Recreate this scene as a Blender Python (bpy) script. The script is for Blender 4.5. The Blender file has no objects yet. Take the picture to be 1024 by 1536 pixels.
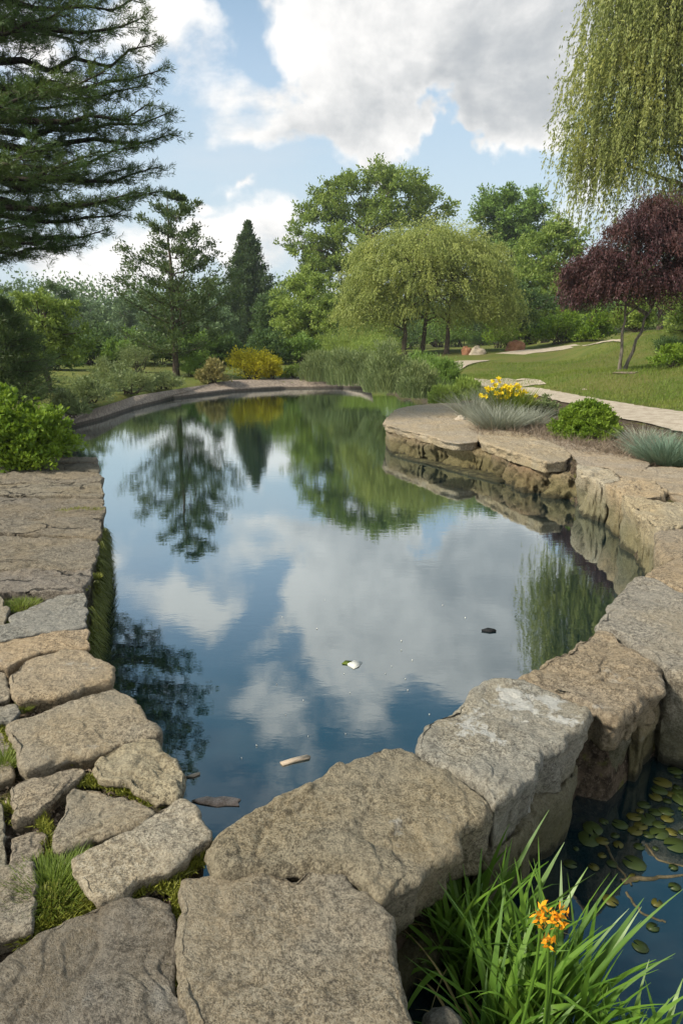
import bpy, bmesh, math, random
import numpy as np
from mathutils import Vector, noise
R = math.radians
random.seed(7)
rg = np.random.default_rng(11)
sc = bpy.context.scene
COL = sc.collection

# ------------------------------------------------------------ camera
CAMZ, PITCH, F = 1.95, 14.0, 1024.0
cam_d = bpy.data.cameras.new("camera")
cam_d.sensor_fit = 'VERTICAL'; cam_d.sensor_height = 36; cam_d.lens = 24
cam_d.clip_start = 0.05; cam_d.clip_end = 6000
cam = bpy.data.objects.new("camera", cam_d); COL.objects.link(cam)
cam.location = (0, 0, CAMZ); cam.rotation_euler = (R(90 - PITCH), 0, 0)
sc.camera = cam
sc.view_settings.view_transform = 'Standard'; sc.view_settings.look = 'None'
sc.view_settings.exposure = 0.9; sc.view_settings.gamma = 1
SUN_EL, SUN_AZ = 42.0, -112.0       # azimuth measured from +Y towards +X

CP, SP = math.cos(R(PITCH)), math.sin(R(PITCH))
def ray(u, v):
    a = (u - 512) / F; b = (768 - v) / F
    return Vector((a, CP + b * SP, -SP + b * CP))
def P(u, v, z):
    d = ray(u, v); t = (z - CAMZ) / d.z
    return Vector((d.x * t, d.y * t, z))
def W(u, v, Y):
    d = ray(u, v); t = Y / d.y
    return Vector((d.x * t, Y, CAMZ + d.z * t))

# ------------------------------------------------------------ node helpers
class NT:
    def __init__(s, nt): s.nt = nt; nt.nodes.clear()
    def n(s, t, **kw):
        o = s.nt.nodes.new(t)
        for k, v in kw.items(): setattr(o, k, v)
        return o
    def set(s, sock, v):
        if isinstance(v, bpy.types.NodeSocket): s.nt.links.new(v, sock)
        else: sock.default_value = v
    def m(s, op, a, b=None, c=None, clamp=False):
        o = s.n('ShaderNodeMath', operation=op); o.use_clamp = clamp
        s.set(o.inputs[0], a)
        if b is not None: s.set(o.inputs[1], b)
        if c is not None: s.set(o.inputs[2], c)
        return o.outputs[0]
    def vm(s, op, a, b=None, out=0):
        o = s.n('ShaderNodeVectorMath', operation=op); s.set(o.inputs[0], a)
        if b is not None: s.set(o.inputs[1], b)
        return o.outputs[out]
    def ss(s, x, lo, hi, a=0.0, b=1.0):
        o = s.n('ShaderNodeMapRange', interpolation_type='SMOOTHSTEP')
        s.set(o.inputs[0], x); s.set(o.inputs[1], lo); s.set(o.inputs[2], hi); s.set(o.inputs[3], a); s.set(o.inputs[4], b)
        return o.outputs[0]
    def mix(s, f, a, b, blend='MIX'):
        o = s.n('ShaderNodeMix', data_type='RGBA', blend_type=blend)
        s.set(o.inputs[0], f); s.set(o.inputs[6], a); s.set(o.inputs[7], b)
        return o.outputs[2]
    def noise(s, vec, scale, detail=4, rough=.55, dist=0.0):
        o = s.n('ShaderNodeTexNoise')
        if vec is not None: s.set(o.inputs['Vector'], vec)
        o.inputs['Scale'].default_value = scale; o.inputs['Detail'].default_value = detail
        o.inputs['Roughness'].default_value = rough; o.inputs['Distortion'].default_value = dist
        return o.outputs[0]
    def bump(s, h, strength, dist, nrm=None):
        o = s.n('ShaderNodeBump'); o.inputs['Strength'].default_value = strength
        o.inputs['Distance'].default_value = dist; s.set(o.inputs['Height'], h)
        if nrm is not None: s.set(o.inputs['Normal'], nrm)
        return o.outputs[0]
def c4(c): return (c[0], c[1], c[2], 1.0)

# ------------------------------------------------------------ world: sky with clouds
w = bpy.data.worlds.new("World"); sc.world = w; w.use_nodes = True
T = NT(w.node_tree)
sky = T.n('ShaderNodeTexSky', sky_type='NISHITA'); sky.sun_disc = False
sky.sun_elevation = R(SUN_EL); sky.sun_rotation = R(SUN_AZ % 360)
sky.altitude = 100; sky.air_density = 1.1; sky.dust_density = 1.6; sky.ozone_density = 1.4
tc = T.n('ShaderNodeTexCoord').outputs['Generated']
sep = T.n('ShaderNodeSeparateXYZ'); T.set(sep.inputs[0], tc)
az = T.m('ARCTAN2', sep.outputs[0], sep.outputs[1])
el = T.m('ARCSINE', sep.outputs[2])
comb = T.n('ShaderNodeCombineXYZ'); T.set(comb.inputs[0], az); T.set(comb.inputs[1], el)
pp = comb.outputs[0]
def azel(u, v):
    d = ray(u, v).normalized(); return math.atan2(d.x, d.y), abs(math.asin(d.z))
wn = T.n('ShaderNodeTexNoise'); T.set(wn.inputs['Vector'], tc); wn.inputs['Scale'].default_value = 6.5; wn.inputs['Detail'].default_value = 5
warp = T.vm('SCALE', T.vm('SUBTRACT', wn.outputs[1], (0.5, 0.5, 0.5)))
warp.node.inputs['Scale'].default_value = 0.30
pw = T.vm('ADD', pp, warp)
def blob(u, v, ru, rv, amp):
    a, e = azel(u, v)
    d = T.vm('MULTIPLY', T.vm('SUBTRACT', pw, (a, e, 0)), (F / ru, F / rv, 0))
    # z of the warp is discarded by the multiply
    q = T.vm('DOT_PRODUCT', d, d, out=1)
    return T.m('MULTIPLY', T.m('EXPONENT', T.m('MULTIPLY', q, -1.0)), amp)
def total(lst):
    s_ = None
    for b in lst:
        x = blob(*b); s_ = x if s_ is None else T.m('ADD', s_, x)
    return s_
mask = total([(560, 105, 115, 78, 1.1), (720, 65, 150, 90, 1.2), (650, -10, 190, 80, 1.0), (850, 60, 90, 120, .9), (740, 160, 90, 32, .7), (650, 150, 60, 44, .6),
              (430, 150, 95, 50, .75), (265, 40, 62, 62, .85), (215, 125, 60, 45, .5), (390, 375, 150, 36, .75),
              (120, 380, 200, 70, .9), (330, 190, 60, 25, .35), (880, 330, 120, 60, .4), (500, 240, 40, 12, .25),
              (640, 965, 130, 65, .8), (545, 1085, 60, 45, .45), (800, 980, 140, 120, .7), (30, 0, 150, 130, .6), (360, 302, 16, 9, .5)])
gaps = total([(410, 50, 42, 36, .55), (385, 85, 26, 30, .3), (455, 70, 22, 26, .25), (330, 950, 130, 90, .35), (740, 228, 230, 30, .8)])
n1 = T.noise(T.vm('MULTIPLY', tc, (1, 1, 1.7)), 5.0, 10, .58, .25)
n2 = T.noise(T.vm('MULTIPLY', tc, (1, 1, 1.7)), 17.0, 6, .6, .1)
behind = T.ss(sep.outputs[1], 0.35, -0.2, 0.0, .55)
dens = T.m('SUBTRACT', T.m('ADD', mask, behind), gaps)
dens = T.m('ADD', T.m('MULTIPLY', dens, .55), T.m('MULTIPLY', T.m('SUBTRACT', n1, .5), 1.55))
dens = T.m('ADD', dens, T.m('MULTIPLY', T.m('SUBTRACT', n2, .5), .28))
cov = T.ss(dens, .08, .42)
haze_c = T.ss(sep.outputs[2], 0.60, -0.02, 0.0, 1.0)
thin = T.m('MULTIPLY', T.ss(T.noise(T.vm('MULTIPLY', tc, (1, 1, 4)), 3.0, 6, .6), .42, .75), .35)
# thickness of the cloud gives its grey base
offn = T.noise(T.vm('MULTIPLY', T.vm('ADD', tc, (0.035, 0.0, -0.045)), (1, 1, 1.7)), 5.0, 10, .58, .25)
relief = T.m('SUBTRACT', offn, n1)
greyb = total([(800, 90, 140, 110, 1.0), (640, 190, 140, 24, .6), (430, 190, 80, 22, .7), (700, 1000, 110, 60, .35), (260, 850, 20, 10, .1)])
shade = T.m('ADD', T.m('MULTIPLY', greyb, .62), T.m('MULTIPLY', relief, 2.9))
rel2 = T.m('SUBTRACT', T.noise(T.vm('ADD', tc, (0.012, 0.0, -0.016)), 14.0, 6, .6), T.noise(tc, 14.0, 6, .6))
shade = T.m('ADD', shade, T.m('MULTIPLY', rel2, 1.0))
shade = T.m('ADD', shade, T.m('MULTIPLY', T.ss(dens, .35, 1.1), .28))
shade = T.ss(shade, -.35, 1.45)
CL = T.mix(shade, (6.0, 5.9, 5.75, 1), (2.75, 2.92, 3.08, 1))
s0 = T.mix(haze_c, T.mix(T.ss(sep.outputs[2], .30, .55), T.mix(1.0, sky.outputs[0], (1.08, 1.12, 1.08, 1), 'MULTIPLY'), T.mix(1.0, sky.outputs[0], (.50, .80, .74, 1), 'MULTIPLY')), (3.5, 4.15, 4.6, 1))
s1 = T.mix(thin, s0, (4.1, 4.4, 4.7, 1))
s2 = T.mix(cov, s1, CL)
bg = T.n('ShaderNodeBackground'); T.set(bg.inputs[0], s2); bg.inputs[1].default_value = 0.10
wo = T.n('ShaderNodeOutputWorld'); T.nt.links.new(bg.outputs[0], wo.inputs[0])
w.cycles.sampling_method = 'MANUAL'; w.cycles.sample_map_resolution = 512

sl = bpy.data.lights.new("sun", 'SUN'); sl.energy = 3.1; sl.angle = R(6); sl.color = (1.0, .91, .77)
so = bpy.data.objects.new("sun", sl); COL.objects.link(so)
sd_ = Vector((math.sin(R(SUN_AZ)) * math.cos(R(SUN_EL)), math.cos(R(SUN_AZ)) * math.cos(R(SUN_EL)), math.sin(R(SUN_EL))))
so.rotation_euler = sd_.to_track_quat('Z', 'Y').to_euler(); so.location = (-20, -20, 30)

# ------------------------------------------------------------ materials
def new_mat(name):
    m = bpy.data.materials.new(name); m.use_nodes = True
    return m, NT(m.node_tree)
def finish(T, sh):
    o = T.n('ShaderNodeOutputMaterial'); T.nt.links.new(sh, o.inputs[0])
def princ(T, color, rough=.7, spec=.3, normal=None, **kw):
    p = T.n('ShaderNodeBsdfPrincipled'); T.set(p.inputs['Base Color'], color); T.set(p.inputs['Roughness'], rough)
    p.inputs['Specular IOR Level'].default_value = spec
    if normal is not None: T.set(p.inputs['Normal'], normal)
    for k, v in kw.items(): T.set(p.inputs[k], v)
    return p.outputs[0]
def leaf_mat(name, ca, cb, cc=None, trans=.35, rough=.5, spec=.25):
    m, T = new_mat(name)
    g = T.n('ShaderNodeNewGeometry')
    rnd = g.outputs['Random Per Island']
    col = T.mix(rnd, c4(ca), c4(cb))
    nz = T.noise(g.outputs['Position'], .9, 3)
    col = T.mix(T.ss(nz, .42, .68, 0, .65), col, c4(cc or cb))
    p = princ(T, col, rough, spec)
    tr = T.n('ShaderNodeBsdfTranslucent'); T.set(tr.inputs[0], T.mix(.5, col, T.mix(.5, col, (.30, .34, .04, 1)), 'MIX'))
    ms = T.n('ShaderNodeMixShader'); ms.inputs[0].default_value = trans
    T.nt.links.new(p, ms.inputs[1]); T.nt.links.new(tr.outputs[0], ms.inputs[2])
    finish(T, ms.outputs[0]); return m
def bark_mat(name, ca, cb):
    m, T = new_mat(name)
    g = T.n('ShaderNodeNewGeometry')
    v = T.vm('MULTIPLY', g.outputs['Position'], (9, 9, 2.0))
    n = T.noise(v, 2.2, 7, .65)
    finish(T, princ(T, T.mix(T.ss(n, .35, .65), c4(ca), c4(cb)), .9, .15, T.bump(n, .8, .02)))
    return m
def stone_mat(name, wet=True, scale=1.0, lich=.5):
    m, T = new_mat(name)
    g = T.n('ShaderNodeNewGeometry'); oi = T.n('ShaderNodeObjectInfo')
    rv = T.n('ShaderNodeCombineXYZ'); T.set(rv.inputs[0], T.m('MULTIPLY', oi.outputs['Random'], 31.0)); T.set(rv.inputs[1], T.m('MULTIPLY', oi.outputs['Random'], 17.0))
    pos = T.vm('ADD', g.outputs['Position'], rv.outputs[0])
    big = T.noise(pos, 1.9 * scale, 5, .6, .4)
    mid = T.noise(pos, 9 * scale, 8, .68, .3)
    fine = T.noise(pos, 42 * scale, 6, .8)
    tiny = T.noise(pos, 120 * scale, 4, .85)
    wear = T.ss(T.noise(pos, 2.6 * scale, 5, .65), .42, .6, .5, 1.15)
    base = oi.outputs['Color']
    dark = T.mix(.9, base, (.30, .28, .26, 1), 'MULTIPLY')
    warm = T.mix(1.0, base, (1.13, 1.03, .86, 1), 'MULTIPLY')
    pale = T.mix(1.0, base, (1.5, 1.48, 1.42, 1), 'MULTIPLY')
    c = T.mix(T.ss(big, .38, .62), base, warm)
    c = T.mix(T.ss(mid, .56, .72, 0, .75), c, dark)
    c = T.mix(T.ss(mid, .46, .3, 0, .55), c, pale)
    blot = T.noise(pos, 4.6 * scale, 9, .75, .8)
    c = T.mix(T.ss(blot, .57, .66, 0, .5), c, T.mix(1.0, base, (.42, .42, .40, 1), 'MULTIPLY'))
    c = T.mix(T.m('MULTIPLY', wear, T.ss(fine, .51, .565, 0, .75)), c, dark)
    c = T.mix(T.m('MULTIPLY', wear, T.ss(fine, .485, .43, 0, .65)), c, pale)
    c = T.mix(T.m('MULTIPLY', wear, T.ss(tiny, .515, .57, 0, .65)), c, dark)
    c = T.mix(T.ss(tiny, .48, .43, 0, .55), c, pale)
    li = T.noise(pos, 3.3 * scale, 8, .7)
    c = T.mix(T.m('MULTIPLY', T.ss(li, .62 if lich < .9 else .575, .70 if lich < .9 else .62), lich), c, (.50, .49, .45, 1))
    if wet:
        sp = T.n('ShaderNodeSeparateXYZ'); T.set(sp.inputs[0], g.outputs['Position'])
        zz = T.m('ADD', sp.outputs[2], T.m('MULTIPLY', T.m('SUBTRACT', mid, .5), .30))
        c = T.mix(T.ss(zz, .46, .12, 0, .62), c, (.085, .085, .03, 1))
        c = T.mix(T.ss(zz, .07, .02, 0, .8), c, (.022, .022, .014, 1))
    if name == 'patio_stone':
        vc = T.n('ShaderNodeTexVoronoi', feature='DISTANCE_TO_EDGE'); vc.inputs['Scale'].default_value = 1.6
        wq = T.n('ShaderNodeTexNoise'); T.set(wq.inputs['Vector'], pos); wq.inputs['Scale'].default_value = 3.0; wq.inputs['Detail'].default_value = 6
        T.set(vc.inputs['Vector'], T.vm('ADD', T.vm('MULTIPLY', pos, (.6, 1.5, 1)), T.vm('MULTIPLY', wq.outputs[1], (.45, .45, .45))))
        crk = T.m('MULTIPLY', T.ss(vc.outputs[0], .022, .004), T.ss(T.noise(pos, 1.3, 3), .47, .56))
        c = T.mix(T.m('MULTIPLY', crk, .8), c, (.035, .03, .025, 1))
    h = T.m('ADD', T.m('MULTIPLY', mid, 1.6), T.m('MULTIPLY', fine, .55))
    h = T.m('ADD', h, T.m('MULTIPLY', tiny, .22))
    h = T.m('ADD', h, T.m('MULTIPLY', blot, .9))
    if name == 'patio_stone': h = T.m('SUBTRACT', h, T.m('MULTIPLY', crk, 1.5))
    nb = T.bump(h, 1.0, .028 / scale)
    finish(T, princ(T, c, .86, .2, nb)); return m

M = {}
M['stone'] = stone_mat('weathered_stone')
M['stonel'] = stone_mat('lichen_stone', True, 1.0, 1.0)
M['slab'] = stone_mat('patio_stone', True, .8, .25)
M['bark'] = bark_mat('bark_brown', (.045, .035, .027), (.13, .105, .08))
M['barkdark'] = bark_mat('bark_dark', (.022, .019, .015), (.06, .05, .04))
M['barkgrey'] = bark_mat('bark_grey', (.07, .062, .05), (.20, .175, .14))
M['pine'] = leaf_mat('pine_needles', (0.028, 0.072, 0.019), (0.072, 0.137, 0.028), (0.131, 0.189, 0.039), .22)
M['larch'] = leaf_mat('larch_leaves', (0.050, 0.095, 0.032), (0.095, 0.140, 0.045), (0.123, 0.168, 0.056), .25)
M['poplar'] = leaf_mat('poplar_leaves', (0.039, 0.081, 0.029), (0.072, 0.117, 0.039), None, .22)
M['oak'] = leaf_mat('oak_leaves', (0.122, 0.202, 0.036), (0.242, 0.323, 0.065), (0.307, 0.388, 0.081), .35)
M['light'] = leaf_mat('light_leaves', (0.183, 0.273, 0.049), (0.314, 0.405, 0.091), (0.363, 0.447, 0.116), .35)
M['willow'] = leaf_mat('willow_leaves', (0.248, 0.306, 0.083), (0.398, 0.447, 0.140), (0.481, 0.513, 0.149), .4)
M['willow2'] = leaf_mat('weeping_leaves', (0.190, 0.235, 0.070), (0.342, 0.380, 0.127), (0.417, 0.417, 0.114), .4)
M['dark'] = leaf_mat('dark_leaves', (0.049, 0.097, 0.029), (0.097, 0.162, 0.046), None, .25)
M['mid'] = leaf_mat('mid_leaves', (0.109, 0.198, 0.040), (0.198, 0.307, 0.063), None, .3)
M['far'] = leaf_mat('far_leaves', (0.091, 0.155, 0.073), (0.155, 0.228, 0.100), None, .2)
M['bright'] = leaf_mat('bright_shrub', (0.083, 0.165, 0.017), (0.209, 0.319, 0.028), (0.253, 0.352, 0.039), .35)
M['yellow'] = leaf_mat('golden_shrub', (.34, .34, .02), (.66, .56, .03), (.62, .54, .03), .3)
M['tan'] = leaf_mat('tan_shrub', (.22, .20, .07), (.30, .26, .10), None, .2)
M['maple'] = leaf_mat('maple_leaves', (.040, .017, .021), (.082, .032, .036), (.11, .050, .042), .15)
M['sage'] = leaf_mat('sage_leaves', (.125, .175, .065), (.23, .28, .12), (.25, .29, .11), .3)
M['fescue'] = leaf_mat('fescue_blades', (.10, .17, .12), (.20, .28, .20), None, .2)
M['greygrass'] = leaf_mat('grey_blades', (.20, .22, .17), (.34, .35, .28), None, .2)
M['dry'] = leaf_mat('dry_brush', (.12, .09, .065), (.28, .22, .16), None, .1)
M['grass'] = leaf_mat('grass_blades', (.09, .15, .018), (.18, .25, .035), (.24, .26, .06), .35)
M['reed'] = leaf_mat('iris_blades', (.050, .13, .014), (.16, .29, .035), (.13, .25, .035), .35, .4, .4)
M['moss'] = leaf_mat('moss', (.12, .14, .018), (.24, .25, .04), None, .2)
M['mossdark'] = leaf_mat('wet_moss', (.05, .06, .012), (.12, .14, .025), None, .1)
M['petal_yellow'] = leaf_mat('yellow_petals', (.75, .55, .01), (.85, .66, .02), None, .2)
M['petal_orange'] = leaf_mat('orange_petals', (.80, .22, .01), (.85, .40, .02), None, .2)
M['withered'] = leaf_mat('withered_blades', (.24, .20, .07), (.40, .33, .15), None, .2)
M['pad'] = leaf_mat('lily_pad_green', (.022, .04, .009), (.05, .07, .016), None, .1, .45, .3)
M['padold'] = leaf_mat('lily_pad_yellow', (.055, .06, .010), (.11, .10, .018), None, .1, .45, .3)

def plain(name, ca, cb, scale=8, rough=.85, bmp=.5, bd=.02, stretch=(1, 1, 1), dark=None):
    m, T = new_mat(name)
    g = T.n('ShaderNodeNewGeometry'); v = T.vm('MULTIPLY', g.outputs['Position'], stretch)
    n = T.noise(v, scale, 8, .7); n3 = T.noise(v, scale * 6, 4, .7)
    c = T.mix(T.ss(T.m('ADD', T.m('MULTIPLY', n, .6), T.m('MULTIPLY', n3, .4)), .4, .6), c4(ca), c4(cb))
    if dark:
        sp = T.n('ShaderNodeSeparateXYZ'); T.set(sp.inputs[0], g.outputs['Position'])
        c = T.mix(T.ss(sp.outputs[2], dark, dark - .03, 0, .75), c, (.035, .03, .024, 1))
    finish(T, princ(T, c, rough, .2, T.bump(T.m('ADD', n, n3), bmp, bd))); return m
M['path'] = plain('path_gravel', (.30, .25, .19), (.44, .38, .30), 5, .9, .4, .02)
M['gravel'] = plain('rim_gravel', (.17, .135, .11), (.33, .275, .225), 9, .9, .5, .02, dark=.09)
M['wood'] = plain('driftwood', (.34, .24, .18), (.66, .50, .40), 20, .8)
M['palewood'] = plain('pale_twig', (.45, .36, .26), (.55, .46, .36), 30, .8)
M['blackbit'] = plain('dark_bit', (.01, .01, .012), (.02, .02, .02), 30, .5)
M['stalk'] = plain('drowned_stalk', (.06, .05, .025), (.14, .11, .06), 20, .6)
M['white'] = plain('pale_petal', (.6, .6, .55), (.75, .74, .68), 30, .6)
M['sandstone'] = plain('red_sandstone', (.28, .13, .07), (.42, .22, .13), 4, .9, .6, .05)
M['palestone'] = plain('pale_sandstone', (.30, .25, .18), (.46, .40, .32), 4, .9, .6, .05)
M['slate'] = plain('grey_slate', (.22, .23, .24), (.32, .33, .34), 4, .8)

m, T = new_mat('ground_mix')
g = T.n('ShaderNodeNewGeometry'); at = T.n('ShaderNodeAttribute', attribute_name='lawn')
pos = g.outputs['Position']
n = T.noise(pos, .7, 5, .6); nf = T.noise(pos, 14, 6, .75); nm = T.noise(pos, 55, 4, .7)
lawn = T.mix(T.ss(n, .4, .62), (.085, .125, .022, 1), (.15, .175, .038, 1))
lawn = T.mix(T.ss(nf, .45, .62, 0, .8), lawn, (.17, .155, .06, 1)); lawn = T.mix(T.ss(T.noise(pos, .35, 6, .7), .46, .6, 0, .6), lawn, (.12, .115, .04, 1))
soil = T.mix(T.ss(nf, .4, .6), (.035, .026, .018, 1), (.12, .09, .062, 1))
soil = T.mix(T.ss(nm, .52, .64, 0, .7), soil, (.19, .15, .11, 1))
mossn = T.noise(pos, 4.5, 6, .7)
soil = T.mix(T.ss(mossn, .5, .6, 0, .6), soil, (.11, .12, .02, 1))
col = T.mix(at.outputs['Fac'], soil, lawn)
finish(T, princ(T, col, .95, .1, T.bump(T.m('ADD', nf, nm), .8, .04))); M['ground'] = m

m, T = new_mat('pond_water')
g = T.n('ShaderNodeNewGeometry'); pos = g.outputs['Position']
wv = T.noise(T.vm('MULTIPLY', pos, (1, 2.2, 1)), 5.5, 3, .5, .3)
wf = T.noise(T.vm('MULTIPLY', pos, (1, 2.0, 1)), 24, 2, .5)
wl = T.noise(pos, .9, 2, .5)
sp = T.n('ShaderNodeSeparateXYZ'); T.set(sp.inputs[0], pos)
amp = T.ss(sp.outputs[1], 2.5, 20, .03, .085)
hh = T.m('MULTIPLY', T.m('ADD', wv, T.m('MULTIPLY', wf, .22)), amp)
nb = T.bump(T.m('ADD', hh, T.m('MULTIPLY', wl, .12)), 1.0, .010)
fr = T.m('POWER', T.m('SUBTRACT', 1.0, T.vm('DOT_PRODUCT', g.outputs['Incoming'], nb, out=1), clamp=True), 1.65)
deep = T.noise(pos, .5, 4, .6)
dc = T.mix(deep, (.0015, .009, .013, 1), (.0025, .014, .019, 1))
df = T.n('ShaderNodeBsdfDiffuse'); T.set(df.inputs[0], dc)
gl = T.n('ShaderNodeBsdfGlossy'); gl.inputs['Roughness'].default_value = 0.0; T.set(gl.inputs['Normal'], nb)
gl.inputs['Color'].default_value = (.90, .98, .99, 1)
ms = T.n('ShaderNodeMixShader'); T.set(ms.inputs[0], T.m('MULTIPLY_ADD', fr, .97, .02, clamp=True))
T.nt.links.new(df.outputs[0], ms.inputs[1]); T.nt.links.new(gl.outputs[0], ms.inputs[2])
finish(T, ms.outputs[0]); M['water'] = m

# ------------------------------------------------------------ object helpers
def tag(o, label=None, cat=None, group=None, kind=None):
    if label: o['label'] = label
    if cat: o['category'] = cat
    if group: o['group'] = group
    if kind: o['kind'] = kind
    return o
def empty(name, loc, label, cat, group=None):
    o = bpy.data.objects.new(name, None); COL.objects.link(o); o.location = loc; o.empty_display_size = .1
    return tag(o, label, cat, group)
def mesh(name, V, Fc, mat, parent=None, origin=None, smooth=False):
    """V (n,3) world coordinates, Fc (m,k) index array or list of such arrays"""
    V = np.asarray(V, dtype=np.float64)
    if parent is not None: origin = parent.location
    if origin is None: origin = (float(V[:, 0].mean()), float(V[:, 1].mean()), float(V[:, 2].min()))
    Vl = V - np.array(origin)
    if isinstance(Fc, np.ndarray): Fc = [Fc]
    me = bpy.data.meshes.new(name)
    nl = sum(f.size for f in Fc); nf = sum(len(f) for f in Fc)
    me.vertices.add(len(V)); me.loops.add(nl); me.polygons.add(nf)
    me.vertices.foreach_set('co', Vl.astype(np.float32).ravel())
    me.loops.foreach_set('vertex_index', np.concatenate([f.ravel() for f in Fc]).astype(np.int32))
    tot = np.concatenate([np.full(len(f), f.shape[1]) for f in Fc]); st = np.concatenate([[0], np.cumsum(tot)[:-1]])
    me.polygons.foreach_set('loop_start', st.astype(np.int32))
    if smooth: me.polygons.foreach_set('use_smooth', np.ones(nf, dtype=bool))
    me.update(calc_edges=True); me.validate()
    me.materials.append(mat)
    o = bpy.data.objects.new(name, me); COL.objects.link(o)
    if parent is not None: o.parent = parent
    else: o.location = origin
    return o
class MB:
    def __init__(s): s.v = []; s.f = {}; s.n = 0
    def add(s, V, Fc):
        V = np.asarray(V, float); s.v.append(V)
        s.f.setdefault(Fc.shape[1], []).append(Fc + s.n); s.n += len(V)
    def build(s, name, mat, parent=None, **kw):
        return mesh(name, np.concatenate(s.v), [np.concatenate(x) for x in s.f.values()], mat, parent, **kw)
def unit(a): return a / (np.linalg.norm(a, axis=-1, keepdims=True) + 1e-9)
def rdir(n): return unit(rg.normal(size=(n, 3)))
def leaves(p, d, s, wr=.4):
    """pointed leaf quads: base p, direction d, length s, width ratio wr"""
    n = len(p); d = unit(d); side = unit(np.cross(d, rdir(n)))
    s = np.asarray(s).reshape(-1, 1) * np.ones((n, 1))
    mid = p + d * s * .45
    V = np.stack([p, mid + side * s * wr * .5, p + d * s, mid - side * s * wr * .5], 1).reshape(-1, 3)
    return V, np.arange(4 * n).reshape(n, 4)
def blades(p, d, L, wdt, bend, k=4, droop=None):
    """grass blades: strips of k segments, bending towards horizontal direction bend (n,3)"""
    n = len(p); L = np.asarray(L).reshape(-1, 1) * np.ones((n, 1)); wdt = np.asarray(wdt).reshape(-1, 1) * np.ones((n, 1))
    d = unit(d); side = unit(np.cross(d, unit(bend) + rg.normal(size=(n, 3)) * .3))
    cols = []
    for i in range(k + 1):
        t = i / k
        c = p + d * L * t + bend * (t * t) * L
        if droop is not None: c = c - np.array([0, 0, 1.]) * L * np.asarray(droop).reshape(-1, 1) * t ** 3
        ww = wdt * (1 - t ** 1.8) * .5 + wdt * .02
        cols += [c - side * ww, c + side * ww]
    V = np.stack(cols, 1).reshape(-1, 3)
    m_ = 2 * (k + 1)
    base = (np.arange(n) * m_)[:, None, None]
    q = np.array([[2 * i, 2 * i + 1, 2 * i + 3, 2 * i + 2] for i in range(k)])[None]
    return V, (base + q).reshape(-1, 4)
def tube(mb, pts, radii, m=7):
    pts = np.asarray(pts, float); n = len(pts)
    tan = unit(np.gradient(pts, axis=0))
    ref = np.array([.31, .23, .93]) if abs(tan[0][2]) < .9 else np.array([1., .1, 0])
    a = unit(np.cross(tan, ref)); b = np.cross(tan, a)
    th = np.linspace(0, 2 * np.pi, m, endpoint=False)
    r = np.asarray(radii, float)[:, None, None]
    V = pts[:, None, :] + r * (np.cos(th)[None, :, None] * a[:, None, :] + np.sin(th)[None, :, None] * b[:, None, :])
    idx = np.arange(n * m).reshape(n, m)
    q = np.stack([idx[:-1], np.roll(idx[:-1], -1, 1), np.roll(idx[1:], -1, 1), idx[1:]], -1).reshape(-1, 4)
    mb.add(V.reshape(-1, 3), q)
def curve(a, b, sag=0., n=7, wob=.04):
    a = np.array(a, float); b = np.array(b, float); L = np.linalg.norm(b - a)
    t = np.linspace(0, 1, n)[:, None]
    p = a + (b - a) * t; p[:, 2] += sag * L * (4 * t * (1 - t))[:, 0]
    j = rg.normal(size=(n, 3)) * wob * L; j[0] = 0; j[-1] = 0
    return p + j

# ------------------------------------------------------------ terrain
CPTS = np.array([(-6, 2, .37), (-4, 6, .37), (0, 0, .37), (-2, 2, .37), (-3, 3.5, .37), (0, 1.5, .37), (-7, 9, .38), (3, 6, .40), (6, 6, .43), (5, 10, .42), (8, 3, .42), (3, 10, .42),
    (3, 13, .42), (6.3, 13.3, .52), (9, 13, .66), (8.3, 21, 1.12), (5.4, 18, .58), (12, 20, 1.7), (13, 13, 1.1), (17, 34, 2.5), (17, 45, 2.1), (8, 35, .95),
    (9, 45, 1.5), (3.5, 22, .38), (3, 27, .45), (1.5, 31, .32), (-2, 33, .3), (-8, 33, .5), (-15, 30, .62), (-10, 20, .24), (-11, 17, .26), (-7, 26, .26), (-2, 31, .26), (-12.5, 16, .34),
    (-10, 12, .4), (-30, 60, 1.), (0, 80, 1.5), (40, 80, 4), (40, 30, 4.5), (0, 50, .8), (-40, 20, .8), (-30, 0, .6), (20, 0, .8), (25, 15, 2.6),
    (0, -20, .5), (-3, 40, .5), (-15, 45, .9), (0, 200, 3), (-200, 100, 3), (200, 100, 6), (0, -200, 3), (5, 27, .6), (3.5, 17, .41), (2.2, 16.5, .40), (3.2, 19, .40)])
def H(x, y):
    x = np.asarray(x, float); y = np.asarray(y, float)
    d2 = (x[..., None] - CPTS[:, 0]) ** 2 + (y[..., None] - CPTS[:, 1]) ** 2
    wgt = 1 / (d2 + 2.5) ** 2.0
    return (wgt * CPTS[:, 2]).sum(-1) / wgt.sum(-1)
def G(u, v, zoff=0.):
    d = ray(u, v); t = np.concatenate([np.linspace(1, 30, 1500), np.linspace(30, 160, 2500)])
    x, y, z = d.x * t, d.y * t, CAMZ + d.z * t
    below = z < H(x, y) + zoff
    i = int(np.argmax(below)) if below.any() else len(t) - 1
    return Vector((x[i], y[i], H(x[i], y[i]) + zoff))

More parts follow.
